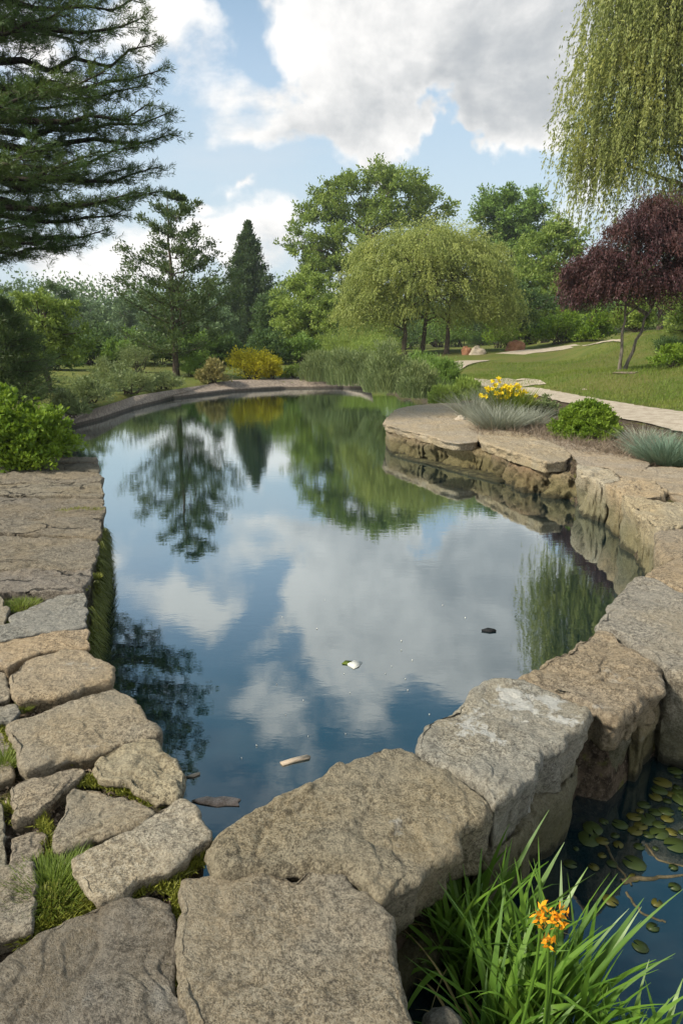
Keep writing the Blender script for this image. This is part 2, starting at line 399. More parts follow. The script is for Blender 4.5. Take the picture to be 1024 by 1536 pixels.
ZT = .46
poolz = [P(*p) for p in [(315, 1240, ZT), (277, 1169, ZT), (234, 1092, ZT), (172, 1015, ZT), (129, 939, ZT), (128, 886, ZT), (142, 850, ZT), (150, 800, ZT), (157, 765, ZT), (153, 715, ZT), (148, 690, ZT)]]
poolz += [Vector((-4.2, 8.7, 0)), Vector((-7.5, 9.6, 0)), Vector((-8.0, 13.0, 0))]
RIM_IN = [(60, 648), (95, 640), (150, 627), (200, 611), (260, 597), (350, 588), (425, 584), (512, 583), (556, 584)]
RIM_OUT = [(20, 634), (70, 628), (140, 617), (200, 595), (280, 581), (350, 572), (430, 567), (512, 566), (560, 575)]
poolz += [P(u, v, 0) for u, v in RIM_IN]
poolz += [P(600, 592, 0), P(650, 600, 0), P(690, 606, 0)]
poolz += [P(*p) for p in [(658, 606, ZT), (605, 614, ZT), (580, 628, ZT), (578, 637, ZT), (642, 651, ZT), (717, 661, ZT), (776, 681, ZT), (847, 694, ZT), (866, 702, ZT),
                          (907, 724, ZT), (935, 748, ZT), (975, 790, ZT), (995, 835, ZT), (960, 864, ZT), (905, 912, ZT), (890, 945, ZT), (827, 980, ZT), (770, 1018, ZT), (705, 1040, ZT), (625, 1090, ZT), (600, 1120, ZT), (520, 1140, ZT), (430, 1185, ZT), (365, 1215, ZT)]]
POOL = np.array([(p.x, p.y) for p in poolz])
POND = np.array([(P(*p).x, P(*p).y) for p in [(632, 1560, ZT), (600, 1437, ZT), (585, 1385, ZT), (560, 1350, ZT), (600, 1333, ZT), (682, 1263, ZT), (738, 1200, ZT), (800, 1161, ZT), (873, 1086, ZT), (890, 1062, ZT), (938, 1073, ZT), (987, 1027, ZT), (1010, 1010, ZT), (1060, 1015, ZT), (1400, 1010, ZT)]] + [(5.2, .2), (.8, .2)])
def sdist(x, y, poly):
    x = np.asarray(x, float); y = np.asarray(y, float); best = np.full(x.shape, 1e9); ins = np.zeros(x.shape, bool)
    n = len(poly)
    for i in range(n):
        ax, ay = poly[i]; bx, by = poly[(i + 1) % n]; ex, ey = bx - ax, by - ay
        t = np.clip(((x - ax) * ex + (y - ay) * ey) / (ex * ex + ey * ey + 1e-12), 0, 1)
        best = np.minimum(best, (x - ax - ex * t) ** 2 + (y - ay - ey * t) ** 2)
        cr = ((ay > y) != (by > y)) & (x < (bx - ax) * (y - ay) / (by - ay + 1e-12) + ax)
        ins ^= cr
    return np.where(ins, -1, 1) * np.sqrt(best)
def sst(x, a, b):
    t = np.clip((x - a) / (b - a), 0, 1); return t * t * (3 - 2 * t)
def axis(lo, hi, step, far, growth=1.18):
    a = list(np.arange(lo, hi + 1e-6, step)); s = step
    while a[-1] < far: s = min(s * growth, 150); a.append(a[-1] + s)
    s = step; b = []
    cur = lo
    while cur > -far: s = min(s * growth, 150); cur -= s; b.append(cur)
    return np.array(b[::-1] + a)
gx = axis(-7, 9, .12, 2000); gy = axis(-.5, 20, .12, 2000)
GX, GY = np.meshgrid(gx, gy)
GZ = H(GX, GY)
wd = np.where(GY < 12, .16, 1.0)
s1_ = sdist(GX, GY, POOL); s2_ = sdist(GX, GY, POND)
# the peninsula and its bed keep a narrow edge too
wd = np.where((GX > 1.2) & (GY < 19), .16, wd)
k1 = sst(s1_, wd, -.12 * np.ones_like(wd)); k2 = sst(s2_, .14, -.1)
kk = np.maximum(k1, k2)
GZ = GZ * (1 - kk) + (-.8) * kk
patio = sst(GX, -2.0, -2.0)  # unused blend
GZ += np.array([noise.noise(Vector((x * .9, y * .9, 0))) * .012 for x, y in zip(GX.ravel(), GY.ravel())]).reshape(GX.shape) * (np.hypot(GX, GY) > 9)
ii = np.arange(GX.size).reshape(GX.shape)
gf = np.stack([ii[:-1, :-1], ii[:-1, 1:], ii[1:, 1:], ii[1:, :-1]], -1).reshape(-1, 4)
ground = mesh('ground', np.stack([GX.ravel(), GY.ravel(), GZ.ravel()], 1), gf, M['ground'], origin=(0, 0, 0), smooth=True)
tag(ground, kind='structure')
# lawn weight
PATHR = [(800, 575, 1.2), (860, 598, 1.2), (930, 620, 1.2), (1024, 640, 1.2), (1150, 668, 1.2)]
bedline = np.array([(G(u, v).x, G(u, v).y) for u, v in [(640, 560), (800, 590), (900, 610), (1024, 645), (1200, 690)]])
def lawnw(x, y):
    by = np.interp(x, bedline[:, 0][np.argsort(bedline[:, 0])], bedline[:, 1][np.argsort(bedline[:, 0])])
    a = np.where(x > 2, (y > by).astype(float), (y > 13.5).astype(float))
    return a * (np.abs(sdist(x, y, POOL)) > .3)
LW = lawnw(GX.ravel(), GY.ravel())
att = ground.data.attributes.new('lawn', 'FLOAT', 'POINT'); att.data.foreach_set('value', LW.astype(np.float32))
wat = mesh('pond_water', [(-13, -.4, 0), (13, -.4, 0), (13, 34, 0), (-13, 34, 0)], np.array([[0, 1, 2, 3]]), M['water'], origin=(0, 0, 0)); tag(wat, kind='structure')

def ribbon(name, left, right, mat, zo=.03, nseg=60, ncr=8, skirt=False):
    """sheet draped over the ground between two pixel-traced edges"""
    def resamp(L):
        L = np.array([(p.x, p.y) for p in L]); s = np.concatenate([[0], np.cumsum(np.linalg.norm(np.diff(L, axis=0), axis=1))])
        t = np.linspace(0, s[-1], nseg); return np.stack([np.interp(t, s, L[:, 0]), np.interp(t, s, L[:, 1])], 1)
    a, b = resamp(left), resamp(right)
    t = np.linspace(0, 1, ncr)[None, :, None]
    g_ = a[:, None] * (1 - t) + b[:, None] * t
    for k in ((0, ncr - 1) if skirt is False else ()):
        g_[:, k] += rg.normal(size=(nseg, 2)) * .03
    z = H(g_[..., 0], g_[..., 1]) + zo
    V = np.concatenate([g_, z[..., None]], -1)
    if skirt is not False:
        V[..., 2] = skirt + (H(g_[..., 0], g_[..., 1]) + .03 - skirt) * np.linspace(0, 1, ncr)[None, :] ** 1.5
        kq = sst(sdist(g_[..., 0], g_[..., 1], POOL), 1.0, -.12)
        V[..., 2] = np.maximum(V[..., 2], H(g_[..., 0], g_[..., 1]) * (1 - kq) - .8 * kq + .05); V[:, 0, 2] = skirt
        e = V[:, :1].copy(); e[..., 2] = -.4
        V = np.concatenate([e, V], 1)
    ii = np.arange(V.shape[0] * V.shape[1]).reshape(V.shape[:2])
    q = np.stack([ii[:-1, :-1], ii[:-1, 1:], ii[1:, 1:], ii[1:, :-1]], -1).reshape(-1, 4)
    return tag(mesh(name, V.reshape(-1, 3), q, mat, origin=(0, 0, 0), smooth=skirt is False), kind='structure')
ribbon('path', [G(u, v) for u, v in [(775, 583), (830, 587), (880, 597), (950, 609), (1024, 620), (1120, 634)]],
       [G(u, v) for u, v in [(770, 592), (820, 598), (870, 612), (935, 630), (1024, 652), (1120, 680)]], M['path'])
ribbon('upper_path', [G(u, v) for u, v in [(676, 545), (690, 540), (720, 535), (790, 525), (860, 517), (930, 511)]],
       [G(u, v) for u, v in [(690, 556), (712, 545), (740, 539), (800, 530), (870, 520), (930, 514)]], M['path'])
ribbon('landing', [G(u, v) for u, v in [(724, 572), (760, 568), (800, 570)]], [G(u, v) for u, v in [(730, 582), (770, 583), (818, 577)]], M['path'], nseg=16)
ribbon('lower_path', [G(u, v) for u, v in [(650, 574), (690, 569), (730, 570)]], [G(u, v) for u, v in [(650, 586), (690, 580), (735, 581)]], M['path'], nseg=16)
ribbon('rim_path', [P(u, v, .14) for u, v in [(20, 652), (60, 643), (95, 635), (150, 622), (200, 606), (260, 592), (350, 582), (425, 578), (512, 577), (556, 578)]],
       [P(u, v, .3) for u, v in RIM_OUT], M['gravel'], nseg=160, ncr=10, skirt=.115)

# ------------------------------------------------------------ stones
def resample_closed(pts, n):
    pts = np.array(pts, float); m_ = len(pts); out = []
    for i in range(m_):
        p0, p1, p2, p3 = pts[i - 1], pts[i], pts[(i + 1) % m_], pts[(i + 2) % m_]
        for t in np.linspace(0, 1, 12, endpoint=False):
            h = .5 * ((2 * p1) + (-p0 + p2) * t + (2 * p0 - 5 * p1 + 4 * p2 - p3) * t * t + (-p0 + 3 * p1 - 3 * p2 + p3) * t ** 3)
            lin = p1 + (p2 - p1) * t
            out.append(h * .3 + lin * .7)
    out = np.array(out + [out[0]])
    s = np.concatenate([[0], np.cumsum(np.linalg.norm(np.diff(out, axis=0), axis=1))])
    t = np.linspace(0, s[-1], n, endpoint=False)
    return np.stack([np.interp(t, s, out[:, k]) for k in range(2)], 1)
def stone(name, label, poly, zt=ZT, thick=.5, fil=.035, n=120, rings=24, amp=.012, flare=0., color=(.30, .26, .20), cat='stone', group=None,
          mat='stone', tilt=(0, 0), inset=-.004, sides=14, rough=1.0, parent=None, uc=.045, srough=1.5):
    seed = (hash(label) % 1000) * 0 + sum(ord(c_) for c_ in label) % 997
    o = resample_closed(poly, n)
    x, y = o[:, 0], o[:, 1]; x1, y1 = np.roll(x, -1), np.roll(y, -1); cr = x * y1 - x1 * y; A = cr.sum() / 2
    c = np.array([((x + x1) * cr).sum() / (6 * A), ((y + y1) * cr).sum() / (6 * A)])
    dv = o - c; rl = np.linalg.norm(dv, axis=1, keepdims=True); du = dv / rl
    o = c + du * (rl - inset); rl = rl - inset
    jit = np.array([noise.fractal(Vector((p[0] * 7 + seed, p[1] * 7, seed * .3)), 1.0, 2.0, 4) for p in o])[:, None]
    o = o + du * jit * .026 * rough; rl = np.linalg.norm(o - c, axis=1, keepdims=True)
    ts = 1 - (1 - np.linspace(0, 1, rings + 1)[1:]) ** 1.35
    V = [np.array([[c[0], c[1], zt]])]; kind = [np.zeros(1)]
    for t in ts:
        d = (1 - t) * rl
        q = np.clip((fil - d) / fil, 0, 1)
        z = zt - fil * (1 - np.sqrt(np.clip(1 - q * q, 0, 1)))
        p = c + (o - c) * t
        V.append(np.concatenate([p, z], 1)); kind.append(np.full(n, 0.) + (q[:, 0] > .3) * .5)
    for k in range(1, sides + 1):
        s = k / sides; z = zt - fil - (thick - fil) * s
        off = flare * s * thick - uc * (1 - math.exp(-s * thick / .10))
        p = o + du * off
        V.append(np.concatenate([p, np.full((n, 1), z)], 1)); kind.append(np.ones(n))
    V = np.concatenate(V); kind = np.concatenate(kind)
    rad = unit(np.concatenate([V[:, :2] - c, np.zeros((len(V), 1))], 1))
    L = math.sqrt(abs(A))
    for i in range(len(V)):
        p = Vector(V[i])
        q = Vector((p.x * 2.1 / max(L, .3) + seed, p.y * 2.1 / max(L, .3), p.z * 3))
        lo = noise.noise(q)
        lq = noise.noise(q * 1.4 + Vector((5.2, 1.1, 0))) * 2.6 + .35 * noise.noise(Vector((p.x * 14, p.y * 14, seed)))
        fl = math.floor(lq); fr_ = lq - fl; ledge = (fl + max(0, (fr_ - .86) / .14)) * .55
        hi = noise.fractal(Vector((p.x * 9 + seed, p.y * 9, p.z * 9)), .8, 2.1, 4)
        rd = abs(noise.noise(Vector((p.x * 4.5 - seed, p.y * 4.5, p.z * 7))))
        f_ = amp * (.8 * lo + .6 * hi + ledge - 1.0 * max(0, .12 - rd) * 4)
        if kind[i] < .3: V[i, 2] += f_
        else:
            s_ = kind[i]
            V[i] += rad[i] * f_ * srough * s_ * rough; V[i, 2] += f_ * (1 - s_)
    V[:, 2] += (V[:, 0] - c[0]) * tilt[0] + (V[:, 1] - c[1]) * tilt[1]
    nr = rings + sides; idx = 1 + np.arange(nr * n).reshape(nr, n)
    tri = np.stack([np.zeros(n, int), idx[0], np.roll(idx[0], -1)], -1)
    q = np.stack([idx[:-1], idx[1:], np.roll(idx[1:], -1, 1), np.roll(idx[:-1], -1, 1)], -1).reshape(-1, 4)
    bc = len(V); V = np.concatenate([V, [[c[0], c[1], V[-n:, 2].mean()]]])
    bt = np.stack([np.full(n, bc), np.roll(idx[-1], -1), idx[-1]], -1)
    ob = mesh(name, V, [q, np.concatenate([tri, bt])], M[mat], smooth=True, parent=parent)
    ob.color = (*color, 1)
    if parent is None: tag(ob, label, cat, group)
    return ob
def px(pts, z=ZT): return [(P(u, v, z).x, P(u, v, z).y) for u, v in pts]
GW = 'boulders walling the pond edge'; GP = 'paving stones along the left bank'
WARM = (.30, .245, .175); GREY = (.27, .25, .215); TAN = (.34, .28, .20); DK = (.195, .176, .148); LIGHT = (.35, .315, .25); BR = (.285, .24, .18)
fg = dict(n=260, rings=56, amp=.012, sides=16)
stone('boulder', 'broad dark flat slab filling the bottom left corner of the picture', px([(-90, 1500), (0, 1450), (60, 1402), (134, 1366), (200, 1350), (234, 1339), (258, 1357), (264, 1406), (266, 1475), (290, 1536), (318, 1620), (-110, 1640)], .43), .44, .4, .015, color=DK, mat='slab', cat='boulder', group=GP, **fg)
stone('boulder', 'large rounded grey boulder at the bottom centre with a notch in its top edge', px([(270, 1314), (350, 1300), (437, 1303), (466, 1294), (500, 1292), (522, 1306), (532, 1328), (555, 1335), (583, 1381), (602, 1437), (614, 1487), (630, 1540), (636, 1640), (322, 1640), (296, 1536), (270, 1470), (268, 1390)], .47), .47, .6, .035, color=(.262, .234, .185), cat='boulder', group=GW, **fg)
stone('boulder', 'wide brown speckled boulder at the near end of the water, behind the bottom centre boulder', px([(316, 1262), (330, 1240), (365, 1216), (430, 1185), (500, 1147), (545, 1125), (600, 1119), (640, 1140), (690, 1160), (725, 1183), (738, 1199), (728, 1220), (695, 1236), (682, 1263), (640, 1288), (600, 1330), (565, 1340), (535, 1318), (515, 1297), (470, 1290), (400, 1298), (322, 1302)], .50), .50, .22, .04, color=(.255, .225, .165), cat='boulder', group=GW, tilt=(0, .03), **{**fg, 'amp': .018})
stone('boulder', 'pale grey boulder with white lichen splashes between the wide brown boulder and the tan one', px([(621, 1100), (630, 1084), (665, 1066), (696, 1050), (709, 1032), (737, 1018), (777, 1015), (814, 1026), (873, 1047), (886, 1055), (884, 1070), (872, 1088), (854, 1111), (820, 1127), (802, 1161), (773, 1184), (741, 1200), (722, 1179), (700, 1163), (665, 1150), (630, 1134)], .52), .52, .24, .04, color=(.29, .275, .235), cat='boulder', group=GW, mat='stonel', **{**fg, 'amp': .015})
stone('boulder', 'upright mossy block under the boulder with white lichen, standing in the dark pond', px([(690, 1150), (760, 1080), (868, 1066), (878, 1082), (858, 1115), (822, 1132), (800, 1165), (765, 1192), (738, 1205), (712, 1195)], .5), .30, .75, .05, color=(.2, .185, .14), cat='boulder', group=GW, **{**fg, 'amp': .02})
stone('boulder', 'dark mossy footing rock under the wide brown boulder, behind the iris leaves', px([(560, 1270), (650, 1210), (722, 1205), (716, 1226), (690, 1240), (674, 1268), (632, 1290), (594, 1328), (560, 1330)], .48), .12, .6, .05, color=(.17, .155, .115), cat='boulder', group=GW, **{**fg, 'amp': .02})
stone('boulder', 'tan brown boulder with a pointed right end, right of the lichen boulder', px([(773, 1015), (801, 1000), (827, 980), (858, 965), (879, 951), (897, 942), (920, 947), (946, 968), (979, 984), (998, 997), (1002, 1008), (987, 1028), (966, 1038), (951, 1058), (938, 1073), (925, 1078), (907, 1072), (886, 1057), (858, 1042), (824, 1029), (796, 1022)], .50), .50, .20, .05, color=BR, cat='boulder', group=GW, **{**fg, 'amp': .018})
u_ = dict(zt=.31, thick=.6, fil=.06, n=110, rings=16, cat='rock', group='footing rocks under the tan boulder', amp=.018)
stone('rock', 'grey angular footing rock under the left of the tan boulder', px([(880, 1045), (910, 1050), (945, 1070), (950, 1092), (930, 1100), (905, 1095), (884, 1075)], .31), color=(.2, .18, .15), **u_)
stone('rock', 'tall brown footing rock under the right end of the tan boulder', px([(930, 1050), (975, 1035), (992, 1042), (984, 1075), (962, 1095), (945, 1085)], .31), color=(.24, .2, .14), **u_)
stone('rock', 'small rounded footing rock right of the tall brown footing rock', px([(985, 1030), (1005, 1025), (1018, 1040), (1010, 1062), (992, 1066)], .31), color=(.22, .2, .17), **{**u_, 'zt': .25})
stone('rock', 'footing rock at the right edge of the picture below the grey boulder', px([(1000, 1012), (1040, 1010), (1080, 1030), (1040, 1056), (1012, 1050)], .31), color=(.24, .22, .18), **u_)
stone('boulder', 'grey boulder with dark weather stains at the right edge, behind the tan boulder', px([(893, 938), (903, 914), (916, 901), (926, 886), (941, 871), (957, 864), (979, 867), (998, 876), (1030, 887), (1110, 905), (1130, 980), (1080, 1018), (1030, 1015), (1004, 1004), (980, 982), (948, 965), (922, 945)], .50), .50, .5, .05, color=(.285, .262, .22), cat='boulder', group=GW, **{**fg, 'amp': .016})
stone('boulder', 'low rounded boulder between the stained grey boulder and the curved wall', px([(963, 864), (971, 854), (983, 845), (998, 839), (1040, 830), (1100, 838), (1110, 880), (1060, 888), (1024, 882), (998, 873), (979, 865)], .50), .50, .6, .05, color=WARM, cat='boulder', group=GW, **{**fg, 'n': 160, 'rings': 30})

# curved wall on the right
GR = 'blocks and caps of the curved wall'
wl = dict(n=170, rings=28, srough=2.6, cat='wall stone', group=GR)
stone('wall_stone', 'large flat cap slab at the tip of the curved wall', px([(577, 632), (584, 620), (600, 611), (625, 607), (658, 605), (690, 605), (704, 612), (702, 622), (712, 634), (738, 645), (722, 651), (716, 661), (690, 664), (664, 660), (642, 652), (615, 646), (599, 643), (578, 637)]), ZT, .14, .025, color=(.34, .29, .22), **{**wl, 'n': 240, 'amp': .02, 'rings': 40})
stone('wall_stone', 'long cap slab with a broken corner beyond the tip slab', px([(717, 652), (740, 648), (786, 650), (823, 662), (858, 681), (850, 692), (819, 695), (797, 688), (776, 682), (748, 673), (718, 662)]), ZT + .02, .15, .025, color=(.33, .28, .205), **{**wl, 'amp': .02, 'rings': 36})
stone('wall_stone', 'flat capping stone behind the long cap slab beside the dry bed', px([(795, 650), (850, 662), (905, 677), (975, 694), (960, 706), (912, 700), (868, 696), (858, 684), (825, 664)]), ZT, .2, .02, color=(.33, .28, .22), **wl)
stone('wall_stone', 'tall pale block, first of the upright blocks beyond the long cap slab', px([(866, 699), (905, 701), (930, 712), (925, 722), (912, 727), (885, 718), (867, 710)]), ZT + .01, .9, .03, color=LIGHT, **{**wl, 'amp': .024})
stone('wall_stone', 'tall block with a wide flat cap, second of the upright blocks', px([(909, 727), (930, 718), (975, 722), (1000, 736), (990, 747), (955, 750), (935, 746)]), ZT + .02, .9, .03, color=(.34, .28, .2), **{**wl, 'amp': .024})
stone('wall_stone', 'big pale block with a bright face above the green waterline, third of the upright blocks', px([(935, 748), (985, 750), (1030, 760), (1040, 785), (1010, 792), (985, 795), (955, 770)]), ZT + .02, .9, .035, color=(.36, .31, .22), **{**wl, 'amp': .024})
stone('wall_stone', 'rough tan block nearest to the low rounded boulder', px([(985, 796), (1015, 792), (1060, 795), (1080, 822), (1045, 832), (1005, 838), (990, 832), (984, 815)]), ZT + .01, .9, .04, color=BR, **{**wl, 'amp': .018})
stone('wall_stone', 'flat paving stone behind the second upright block', px([(913, 700), (960, 705), (1005, 715), (1070, 722), (1070, 745), (1004, 738), (978, 722), (932, 714)]), ZT, .25, .02, color=(.32, .27, .205), **wl)
stone('wall_stone', 'flat paving stone against the blue grass at the right edge', px([(962, 705), (985, 697), (1024, 700), (1110, 705), (1110, 724), (1070, 722), (1006, 714)]), ZT - .01, .25, .02, color=(.34, .29, .225), **wl)
stone('wall_stone', 'flat paving stone beside the third upright block at the right edge', px([(1003, 740), (1070, 746), (1120, 752), (1120, 792), (1045, 790), (1040, 764)]), ZT - .01, .25, .02, color=(.31, .26, .2), **wl)
# lower courses under the caps
wline = [P(*p) for p in [(582, 640, ZT), (642, 655, ZT), (717, 664, ZT), (776, 684, ZT), (830, 694, ZT), (864, 700, ZT)]]
cx = np.array([(p.x, p.y) for p in wline]); 
segs = np.concatenate([[0], np.cumsum(np.linalg.norm(np.diff(cx, axis=0), axis=1))])
def along(s, off):
    a = np.array([np.interp(s, segs, cx[:, 0]), np.interp(s, segs, cx[:, 1])]); b = np.array([np.interp(s + .05, segs, cx[:, 0]), np.interp(s + .05, segs, cx[:, 1])])
    d = b - a
    if np.linalg.norm(d) < 1e-4: d = cx[-1] - cx[-2]
    d = d / np.linalg.norm(d); nr = np.array([d[1], -d[0]])
    if nr[1] < 0: nr = -nr
    return a + nr * off
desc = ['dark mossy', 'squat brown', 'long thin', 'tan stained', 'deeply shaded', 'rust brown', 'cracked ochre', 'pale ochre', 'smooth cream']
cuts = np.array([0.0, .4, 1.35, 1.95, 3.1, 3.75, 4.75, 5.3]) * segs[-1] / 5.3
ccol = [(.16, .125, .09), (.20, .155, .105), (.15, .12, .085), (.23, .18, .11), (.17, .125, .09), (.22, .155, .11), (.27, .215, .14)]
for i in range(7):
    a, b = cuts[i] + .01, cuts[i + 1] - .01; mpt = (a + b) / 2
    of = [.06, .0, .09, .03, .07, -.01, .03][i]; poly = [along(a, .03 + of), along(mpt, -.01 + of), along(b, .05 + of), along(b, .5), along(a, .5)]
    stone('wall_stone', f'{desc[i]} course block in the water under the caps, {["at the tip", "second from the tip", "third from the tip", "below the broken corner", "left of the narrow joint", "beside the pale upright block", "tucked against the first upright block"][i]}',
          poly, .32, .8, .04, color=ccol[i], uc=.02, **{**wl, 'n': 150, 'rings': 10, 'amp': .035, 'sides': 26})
# tip end of the wall
stone('wall_stone', 'dark rounded end block under the tip of the large flat cap slab', px([(578, 634), (586, 622), (604, 615), (640, 612), (650, 640), (610, 644), (584, 642)]), .32, .8, .04, color=(.22, .18, .13), **{**wl, 'amp': .02, 'rings': 10})
stone('wall_stone', 'thin mossy ledge stone lying at the waterline below the tip slab', [along(.4, -.10), along(1.8, -.10), along(3.2, -.06), along(3.2, .3), along(1.8, .3), along(.4, .3)], .04, .3, .02, color=(.14, .12, .08), **{**wl, 'rings': 8})

# left bank paving
st = dict(n=170, rings=36, amp=.009, group=GP, cat='paving stone', mat='stone')
stone('paving_stone', 'smooth oval paving stone, fourth back along the water on the left', px([(14, 1010), (38, 988), (94, 974), (131, 976), (156, 988), (173, 1008), (169, 1020), (135, 1026), (107, 1036), (74, 1043), (26, 1048), (15, 1030)]), .46, .45, .024, color=TAN, **st)
stone('paving_stone', 'largest oblong paving stone along the water on the left', px([(8, 1085), (70, 1062), (130, 1040), (172, 1027), (200, 1041), (221, 1062), (235, 1087), (233, 1099), (201, 1110), (164, 1121), (125, 1134), (61, 1147), (36, 1153), (22, 1125)]), .46, .45, .027, color=(.31, .27, .205), **{**st, 'amp': .012})
stone('paving_stone', 'rounded knobbly paving stone on the water edge left of the driftwood', px([(139, 1147), (160, 1126), (189, 1112), (230, 1104), (254, 1119), (274, 1147), (278, 1170), (263, 1192), (238, 1198), (212, 1188), (185, 1176), (146, 1166)]), .46, .45, .027, color=(.34, .3, .215), **{**st, 'amp': .014})
stone('paving_stone', 'wedge shaped paving stone left of the rounded knobbly one', px([(14, 1169), (60, 1155), (111, 1143), (124, 1149), (98, 1177), (76, 1195), (53, 1209), (17, 1219)]), .44, .3, .015, color=(.31, .265, .2), **st)
stone('paving_stone', 'smooth humped paving stone between the wedge and the long pale stone', px([(111, 1178), (164, 1179), (205, 1193), (229, 1215), (185, 1241), (135, 1258), (73, 1271), (80, 1242), (94, 1214)]), .45, .35, .021, color=(.30, .265, .205), **st)
stone('paving_stone', 'long pale paving stone pointing at the water corner', px([(104, 1290), (164, 1263), (230, 1221), (271, 1200), (291, 1207), (304, 1226), (313, 1246), (311, 1262), (278, 1283), (246, 1304), (205, 1325), (180, 1349), (148, 1354), (125, 1335), (112, 1310)]), .47, .4, .021, color=(.37, .335, .27), **st)
stone('paving_stone', 'small cracked paving stone below the wedge shaped one', px([(12, 1242), (64, 1231), (71, 1243), (68, 1263), (45, 1281), (12, 1287)]), .43, .3, .012, color=(.29, .25, .195), **{**st, 'n': 110, 'rings': 22})
stone('paving_stone', 'grey paving stone at the left edge beside the bushy grass tuft', px([(-70, 1300), (0, 1294), (46, 1286), (54, 1297), (52, 1349), (44, 1382), (0, 1402), (-80, 1440)]), .44, .3, .015, color=(.28, .25, .2), **st)
stone('paving_stone', 'narrow sliver of paving at the left edge beside the small cracked stone', px([(-70, 1190), (2, 1193), (7, 1240), (6, 1288), (-70, 1296)]), .43, .3, .012, color=(.27, .25, .2), **{**st, 'n': 110, 'rings': 22})
stone('paving_stone', 'paving stone at the left edge beside the smooth oval one', px([(-70, 998), (4, 1003), (12, 1018), (14, 1040), (0, 1046), (-70, 1048)]), .44, .3, .012, color=(.3, .26, .2), **{**st, 'n': 110, 'rings': 22})
stone('paving_stone', 'small grey paving stone at the left edge above the largest oblong one', px([(-70, 1053), (22, 1050), (27, 1060), (14, 1074), (-70, 1082)]), .44, .3, .012, color=(.25, .235, .2), **{**st, 'n': 110, 'rings': 22})
stone('paving_stone', 'paving stone at the left edge beside the largest oblong one', px([(-80, 1090), (2, 1084), (14, 1120), (20, 1150), (-80, 1170)]), .42, .3, .012, color=(.27, .24, .19), **{**st, 'n': 110, 'rings': 22})
stone('paving_stone', 'tan flat paving stone just beyond the smooth oval one', px([(-80, 972), (0, 962), (85, 946), (132, 943), (137, 957), (130, 970), (85, 974), (38, 984), (14, 996), (-80, 992)]), .46, .5, .012, color=(.36, .29, .205), **st)
stone('paving_stone', 'grey flat paving stone beyond the tan flat one', px([(-80, 958), (2, 952), (20, 924), (74, 897), (127, 887), (130, 938), (82, 946), (0, 959)]), .46, .5, .012, color=(.26, .25, .22), **st)
stone('paving_stone', 'grey flat paving stone at the left edge behind the tuft of bright moss', px([(-120, 900), (0, 890), (10, 915), (4, 940), (-120, 950)]), .45, .3, .012, color=(.27, .25, .21), **{**st, 'n': 110, 'rings': 22})
edge = [(128, 886), (141, 850), (150, 806), (156, 775), (157, 745), (153, 722), (150, 706), (147, 692), (143, 684)]
lft = [(-160, 880), (-160, 838), (-160, 800), (-160, 768), (-160, 742), (-160, 720), (-160, 704), (-160, 694), (-160, 686)]
wav = [0, 8, -6, 4, -3, 2, -1, 1, 0]
dsc = ['broad grey slab with mossy patches along its near edge', 'broad slab with fine cracks across the middle of the left paving', 'slab crossed by a dark seam on the left paving', 'reddish grey slab near the middle of the left paving',
       'slab with a grassy crack on the far half of the left paving', 'thin slab just before the leafy bush', 'slab partly under the leafy bush', 'farthest slab at the end of the left paving']
scol = [(.225, .20, .17), (.22, .195, .155), (.215, .19, .15), (.20, .178, .145), (.225, .20, .155), (.22, .195, .155), (.21, .19, .15), (.22, .195, .155)]
for i in range(8):
    e0, e1, l0, l1 = edge[i], edge[i + 1], lft[i], lft[i + 1]
    poly = [(l0[0], l0[1] - 1), ((l0[0] + e0[0]) / 2 - 20, (l0[1] + e0[1]) / 2 + wav[i]), (60, (l0[1] * .3 + e0[1] * .7) + wav[i] * .6), (e0[0], e0[1] - 1.5), (e1[0], e1[1] + .5),
            (60, (l1[1] * .3 + e1[1] * .7) + wav[i + 1] * .6 + 1), ((l1[0] + e1[0]) / 2 - 20, (l1[1] + e1[1]) / 2 + wav[i + 1] + 1), (l1[0], l1[1] + .5)]
    stone('paving_slab', dsc[i], px(poly), ZT + random.uniform(-.022, .016), .8, .016, color=scol[i], **{**st, 'mat': 'slab', 'n': 240, 'rings': 40, 'cat': 'paving slab', 'amp': .016, 'inset': .009})
stone('boulder', 'small dark boulder at the bottom edge below the iris leaves', px([(622, 1520), (640, 1506), (668, 1508), (690, 1525), (700, 1560), (640, 1580)], .35), .34, .4, .05, color=(.17, .155, .13), cat='boulder', **{'n': 120, 'rings': 20, 'amp': .01})

